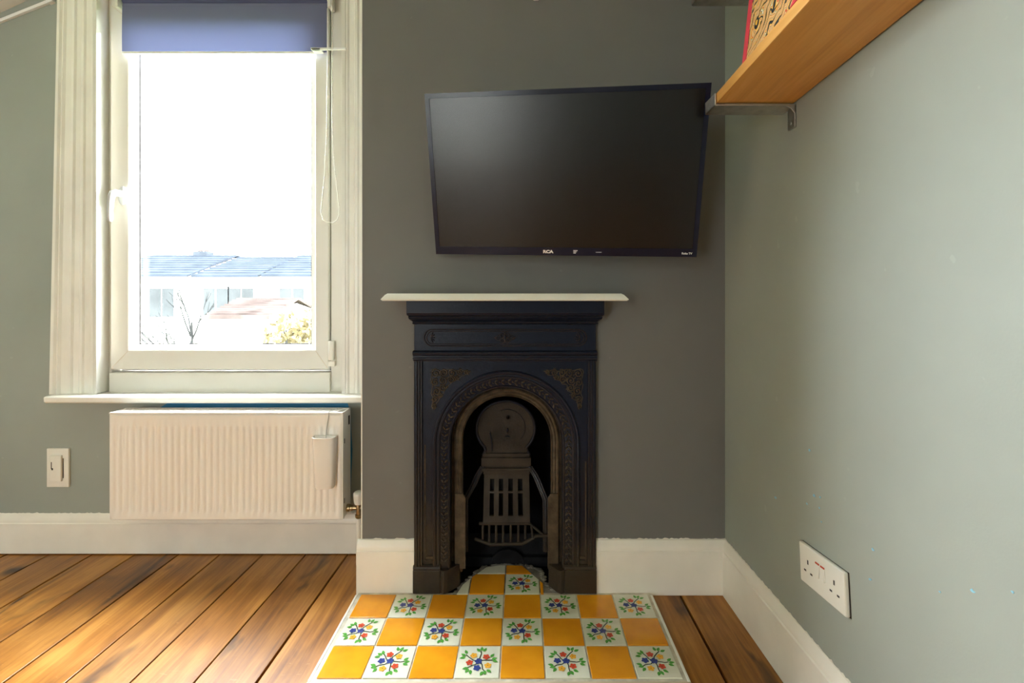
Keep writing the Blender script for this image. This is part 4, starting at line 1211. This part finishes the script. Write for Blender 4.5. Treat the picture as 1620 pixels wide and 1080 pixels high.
def text_part(body, size, x, z, name, bold=0.0, sxx=1.0):
    cu = bpy.data.curves.new('lettering', 'FONT'); cu.body = body; cu.size = size; cu.extrude = 0.0002; cu.align_x = 'CENTER'; cu.align_y = 'CENTER'; cu.offset = bold
    o = bpy.data.objects.new('lettering', cu); COL.objects.link(o)
    bpy.context.view_layer.update()
    dg = bpy.context.evaluated_depsgraph_get()
    me = bpy.data.meshes.new_from_object(o.evaluated_get(dg))
    bpy.data.objects.remove(o)
    mt = tvm @ Matrix.Translation((x, -0.0003, z)) @ Matrix.Rotation(PI / 2, 4, 'X') @ Matrix.Diagonal((sxx, 1, 1, 1))
    me.transform(Matrix.Translation(-tvc) @ mt)
    me.materials.clear(); me.materials.append(M['print_white'])
    q = bpy.data.objects.new(name, me); COL.objects.link(q); q.parent = bez
    q.location = -(parent_world(bez) - tvc)
    return q
zl = -hh + 0.0105
text_part('RCA', 0.0115, -0.037, zl, 'logo_lettering', 0.0006, 1.25)
text_part('Roku TV', 0.0075, hw - 0.026, zl - 0.001, 'logo_lettering', 0.00025)
mb = MB()
for k, (a, b) in enumerate(((-0.006, 0.006), (-0.006, 0.003), (-0.006, 0.001))):
    mb.box(0.040 + a, 0.040 + b, -0.0005, 0.0003, zl + 0.003 - 0.0035 * k, zl + 0.005 - 0.0035 * k)
mb.xf(tvm); pm = mb.build('printed_badge', M['print_white'], parent=bez); pm['kind'] = 'stuff'
mb = MB(); mb.box(0.096, 0.112, -0.0005, 0.0003, zl - 0.0006, zl + 0.0004); mb.xf(tvm)
mb.build('printed_line', M['print_white'], parent=bez)
mb = MB()
back = tvm @ Vector((-0.02, 0.036, -0.02))
wpt = Vector((back.x - 0.01, YB, back.z + 0.02))
mb.box(wpt.x - 0.05, wpt.x + 0.05, YB - 0.012, YB, wpt.z - 0.09, wpt.z + 0.09)
mb.tube([wpt + Vector((0, -0.004, 0)), (wpt + back) / 2 + Vector((0.02, 0, 0)), back], 0.018, 10)
mb.build('wall_mount', M['tv_back'], parent=tv, smooth=40)

# ------------------------------------------------------------------ shelves on the right wall
def shelf(y_end, z_end, depth, y_near, slope, label, bracket_y):
    xw = rw(y_end) - 0.0005
    sh = thing('wall_shelf', label, 'shelf', (xw, y_end, z_end))
    TH = 0.0225
    rings = []
    for y in (y_end, y_near):
        z = z_end + (y_end - y) * slope; xx = rw(y) - 0.004
        rings.append([Vector((xx - depth, y, z)), Vector((xx, y, z)), Vector((xx, y, z + TH)), Vector((xx - depth, y, z + TH))])
    mb = MB(); mb.loft(rings)
    mb.build('board', M['oak'], parent=sh, bevel=0.001)
    rings = []
    for by in (bracket_y, y_near + 0.25):
        mb = MB()
        w0, w1 = by, by - 0.058
        z = z_end + (y_end - by) * slope - 0.0004
        xa = rw(by) - 0.004 - depth
        xw2 = rw(by) - 0.0005
        mb.box(xa - 0.005, xw2, w1, w0, z - 0.004, z - 0.0005)
        mb.box(xa - 0.005, xa - 0.0015, w1, w0, z - 0.004, z + TH + 0.002)
        mb.box(xw2 - 0.004, xw2, w1 - 0.0, w0 - 0.03, z - 0.052, z - 0.001)
        mb.prism([(xw2, z - 0.004), (xw2, z - 0.026), (xw2 - 0.012, z - 0.010), (xw2 - 0.026, z - 0.004)], 'y', w1, w1 + 0.004)
        br = mb.build('bracket', M['steel'], parent=sh, bevel=0.0008)
        mb = MB(); mb.lathe([(0.0032, 0), (0.004, -0.0008), (0.002, -0.0018)], (xw2 - 0.0042, w1 + 0.014, z - 0.040), 10, 'x')
        mb.build('screw', M['wire'], parent=br)
    return sh
YS_, ZS_ = 1.108, az(164, 1.108)
shelf(YS_, ZS_, rw(YS_) - ax(1132.6, YS_) - 0.004, 0.12, 0.058, 'oak shelf with a red book on the right wall', YS_ + 0.050)
zu = az(8, 1.246)
shelf(1.19, zu + 0.003, 0.176, 0.12, 0.03, 'upper oak shelf on the right wall, mostly above the frame', 1.246)

# book leaning against the wall on the lower shelf
book = None
by1, by0 = 0.985, 0.775          # far and near ends
bz = ZS_ + (YS_ - 0.985) * 0.058 + 0.0232
bxf = ax(1165, 0.985) + 0.012
book = thing('book', 'large red-spined book with marbled paper cover standing on the shelf', 'book', (bxf, 0.9, bz))
lean = Matrix.Rotation(R(7.5), 4, 'Y'); tilt = Matrix.Rotation(-math.atan(0.058), 4, 'X')
bmx = Matrix.Translation((bxf, by1, bz)) @ tilt @ lean
BHt, BW, BT = 0.235, by1 - by0, 0.024
def bpart(mb, name, mat, **kw): mb.xf(bmx); return mb.build(name, mat, parent=book, **kw)
mb = MB(); mb.box(0, 0.0025, -BW, 0, 0, BHt); cov = bpart(mb, 'cover', M['marbled'], bevel=0.0006)
mb = MB(); mb.box(BT - 0.0025, BT, -BW, 0, 0, BHt); bpart(mb, 'cover', M['marbled'], bevel=0.0006)
mb = MB(); mb.box(-0.0007, BT + 0.0007, -0.018, 0.002, -0.0002, BHt + 0.0004); bpart(mb, 'spine', M['red_cloth'], bevel=0.002)
mb = MB(); mb.box(0.0027, BT - 0.0027, -BW + 0.004, -0.003, 0.004, BHt - 0.004); bpart(mb, 'page_block', M['pages'])
mb = MB(); mb.prism([(-BW + 0.0, 0.0), (-BW + 0.035, 0), (-BW, 0.035)], 'x', -0.0006, 0.0028); bpart(mb, 'corner_patch', M['red_cloth'])
mb = MB(); mb.prism([(-0.018, BHt), (-0.018, BHt - 0.115), (-0.036, BHt - 0.065), (-0.055, BHt)], 'x', -0.0006, 0.0028); bpart(mb, 'corner_patch', M['red_cloth'])

# ------------------------------------------------------------------ double socket on the right wall
Y0s, Y1s = 1.073, 0.9255
xw = rw(1.0)
so = thing('wall_socket', 'white double plug socket above the baseboard on the right wall', 'socket', (xw, 1.0, 0.32))
smx = Matrix.Translation((rw(1.0), (Y0s + Y1s) / 2, 0.3205)) @ Matrix.Rotation(R(-4.5), 4, 'X') @ Matrix.Rotation(0.013, 4, 'Z')
def spart(mb, name, mat, parent=None, **kw): mb.xf(smx); return mb.build(name, mat, parent=parent or so, **kw)
mb = MB(); mb.box(-0.0095, 0, -0.074, 0.074, -0.0415, 0.0415); pl = spart(mb, 'plate', M['plastic'], bevel=0.003)
mb = MB(); mb.box(-0.0005, 0.001, -0.0755, 0.0745, -0.0425, 0.0415); spart(mb, 'back_box', M['dark_gap'])
for cy in (0.043, -0.043):
    for (dy, dz, a, b) in ((0, 0.008, 0.002, 0.0045), (0.011, -0.012, 0.0036, 0.0018), (-0.011, -0.012, 0.0036, 0.0018)):
        mb = MB(); mb.box(-0.0099, -0.0093, cy + dy - a, cy + dy + a, dz - b, dz + b); spart(mb, 'pin_hole', M['gasket'])
for cy in (0.0085, -0.0085):
    mb = MB(); mb.prism([(-0.0094, 0.020), (-0.0105, 0.020), (-0.0135, -0.006), (-0.0094, -0.006)], 'y', cy - 0.0068, cy + 0.0068)
    mb.v = [Vector((p.x, p.y, p.z)) for p in mb.v]
    rk_ = spart(mb, 'rocker', M['plastic'], bevel=0.0006)
    mb = MB(); mb.box(-0.0112, -0.0098, cy - 0.0062, cy + 0.0062, 0.0195, 0.0225); spart(mb, 'red_marker', M['glaze_red'])

# ------------------------------------------------------------------ small hook at the top of the breast
hk = thing('wall_hook', 'small white hook high on the chimney breast', 'hook', at(848, 0, YB))
mb = MB(); p = at(848, -1, YB)
mb.box(p.x - 0.008, p.x + 0.008, YB - 0.004, YB, p.z - 0.004, p.z + 0.02); mb.build('plate', M['plastic'], parent=hk, bevel=0.001)
mb = MB(); mb.tube([p + Vector((0, -0.003, 0.006)), p + Vector((0, -0.012, -0.004)), p + Vector((0.002, -0.018, -0.010)), p + Vector((0.003, -0.022, -0.004))], 0.0028, 8); mb.build('hook', M['plastic'], parent=hk, smooth=60)

# ------------------------------------------------------------------ outside the window
GZ = -5.0
mb = MB(); mb.box(-60, 30, 2.6, 90, GZ - 0.5, GZ)
struct(mb.build('ground', M['lawn'], loc=(-12, 20, GZ)), 'gardens behind the house far below the window', 'ground')
def house(name, x0, x1, yf, ridge, eave, label, wallm, roofm, wins, depth=7.0, chim=None, group='terraced houses behind'):
    h = thing(name, label, 'house', ((x0 + x1) / 2, yf + depth / 2, GZ), group=group)
    mb = MB(); mb.prism([(yf, GZ), (yf + depth, GZ), (yf + depth, eave), (yf + depth / 2, ridge - 0.12), (yf, eave)], 'x', x0, x1)
    mb.build('wall', wallm, parent=h)
    mb = MB()
    n = 9     # slate courses, each a step
    for sgn in (-1, 1):
        for k in range(n):
            u0, u1 = k / n, (k + 1) / n
            def P(u, o):
                y = (yf - 0.35) + (depth / 2 + 0.35) * u; z = eave - 0.15 + (ridge - eave + 0.15) * u + o
                return (y if sgn < 0 else 2 * yf + depth - y, z)
            a, b = P(u0, 0.12), P(u1, 0.06); c, d_ = P(u1, 0.0), P(u0, 0.0)
            mb.prism([a, b, c, d_], 'x', x0 - 0.05, x1 + 0.05)
    mb.build('roof', roofm, parent=h)
    for (u, v, ww, hh_) in wins:
        cx = x0 + (x1 - x0) * u
        mb = MB(); mb.box(cx - ww / 2 - .08, cx + ww / 2 + .08, yf - 0.05, yf + 0.04, v - .08, v + hh_ + .08)
        wf = mb.build('window', M['bead_white'], parent=h)
        for q in (0, 1):
            mb = MB(); mb.box(cx - ww / 2 + q * (ww / 2 + .03), cx - .03 + q * (ww / 2 + .03), yf - 0.07, yf - 0.02, v, v + hh_); mb.build('pane', M['house_glass'], parent=wf)
    if chim is not None:
        mb = MB(); mb.box(chim - 0.35, chim + 0.35, yf + depth / 2 - 0.3, yf + depth / 2 + 0.3, ridge - 0.8, ridge + 0.22); ck = mb.build('chimney', M['house_brick'], parent=h)
        for q in (-0.17, 0.17):
            mb = MB(); mb.lathe([(0.11, 0), (0.12, 0.10), (0.09, 0.12)], (chim + q, yf + depth / 2, ridge + 0.22), 10); mb.build('chimney_pot', M['clay_roof'], parent=ck)
YH = 22.0
W_ = [(0.3, 0.0, 1.1, 1.3), (0.7, 0.0, 1.1, 1.3), (0.3, -2.8, 1.2, 1.4), (0.7, -2.8, 1.2, 1.4)]
rdg = az(405, YH + 3.5); eav = az(433, YH)
house('terraced_house', ax(150, YH), ax(303, YH), YH, rdg, eav, 'slate roofed terraced house seen at the left of the window', M['render_wall'], M['slate'], W_, chim=ax(322, YH + 3.5))
house('terraced_house', ax(312, YH), ax(413, YH), YH, rdg - 0.1, eav - 0.02, 'slate roofed terraced house in the middle of the window view', M['render_wall'], M['slate'], W_)
house('terraced_house', ax(421, YH), ax(560, YH), YH, rdg, eav, 'slate roofed terraced house seen at the right of the window', M['render_wall'], M['slate'], W_)
house('garden_extension', ax(335, 14), ax(432, 14), 14, az(474, 15.5), az(496, 14), 'low extension with a clay tiled roof beyond the window', M['render_wall'], M['clay_roof'], [(0.35, -1.6, 0.7, 0.9), (0.72, -1.6, 0.7, 0.9)], depth=3.0, group='houses outside')
# bare tree
def tree(base, h, label):
    t = thing('bare_tree', label, 'tree', base)
    rnd = random.Random(9); mb = MB()
    base = Vector(base)
    def grow(p, d, L, r, lev):
        q = p + d * L
        mb.tube([p, p.lerp(q, .5) + Vector((rnd.uniform(-.05, .05) * L, 0, 0)), q], [r, r * .8, r * .6], 6)
        if lev == 0: return
        for k in range(3):
            nd_ = (d + Vector((rnd.uniform(-.7, .7), rnd.uniform(-.5, .5), rnd.uniform(-.1, .5)))).normalized()
            grow(p.lerp(q, rnd.uniform(.55, 1)), nd_, L * .6, r * .55, lev - 1)
    grow(base, Vector((0, 0, 1)), h * .5, .10, 4)
    mb.build('branches', M['bark'], parent=t)
tree(at(298, 470, 18.0) * 1 - Vector((0, 0, EYE - GZ)), 6.6, 'bare tree in front of the slate roofed houses outside')
def shrub(px_, py_, Y, rx, rz, label):
    c = at(px_, py_, Y)
    s = thing('shrub', label, 'shrub', (c.x, Y, GZ))
    rnd = random.Random(4)
    mb = MB()
    for k in range(560):
        a, b = rnd.uniform(0, 2 * PI), rnd.uniform(-1, 1); rr = rnd.random() ** 0.4
        p = c + Vector((math.cos(a) * math.sqrt(1 - b * b) * rx * rr, math.sin(a) * math.sqrt(1 - b * b) * rx * .8 * rr, b * rz * rr))
        u = Vector((rnd.gauss(0, 1), rnd.gauss(0, 1), rnd.gauss(0, 1))).normalized(); v = u.orthogonal().normalized(); l = rnd.uniform(.05, .10)
        mb.add([p - u * l, p + v * l * .45, p + u * l, p - v * l * .45], [(0, 1, 2, 3)])
    f = mb.build('foliage', M['leaf'], parent=s); f['kind'] = 'stuff'
    mb = MB()
    for k in range(7):
        a = k * 0.9; mb.tube([(c.x, Y, GZ), (c.x + .2 * math.cos(a), Y + .2 * math.sin(a), (GZ + c.z) / 2), (c.x + rx * .6 * math.cos(a), Y + rx * .5 * math.sin(a), c.z + rz * .4 * math.sin(a * 3))], [.06, .04, .015], 6)
    mb.build('stem', M['bark'], parent=s)
shrub(472, 535, 9.0, 0.62, 0.55, 'tall autumn shrub at the lower right of the window view')
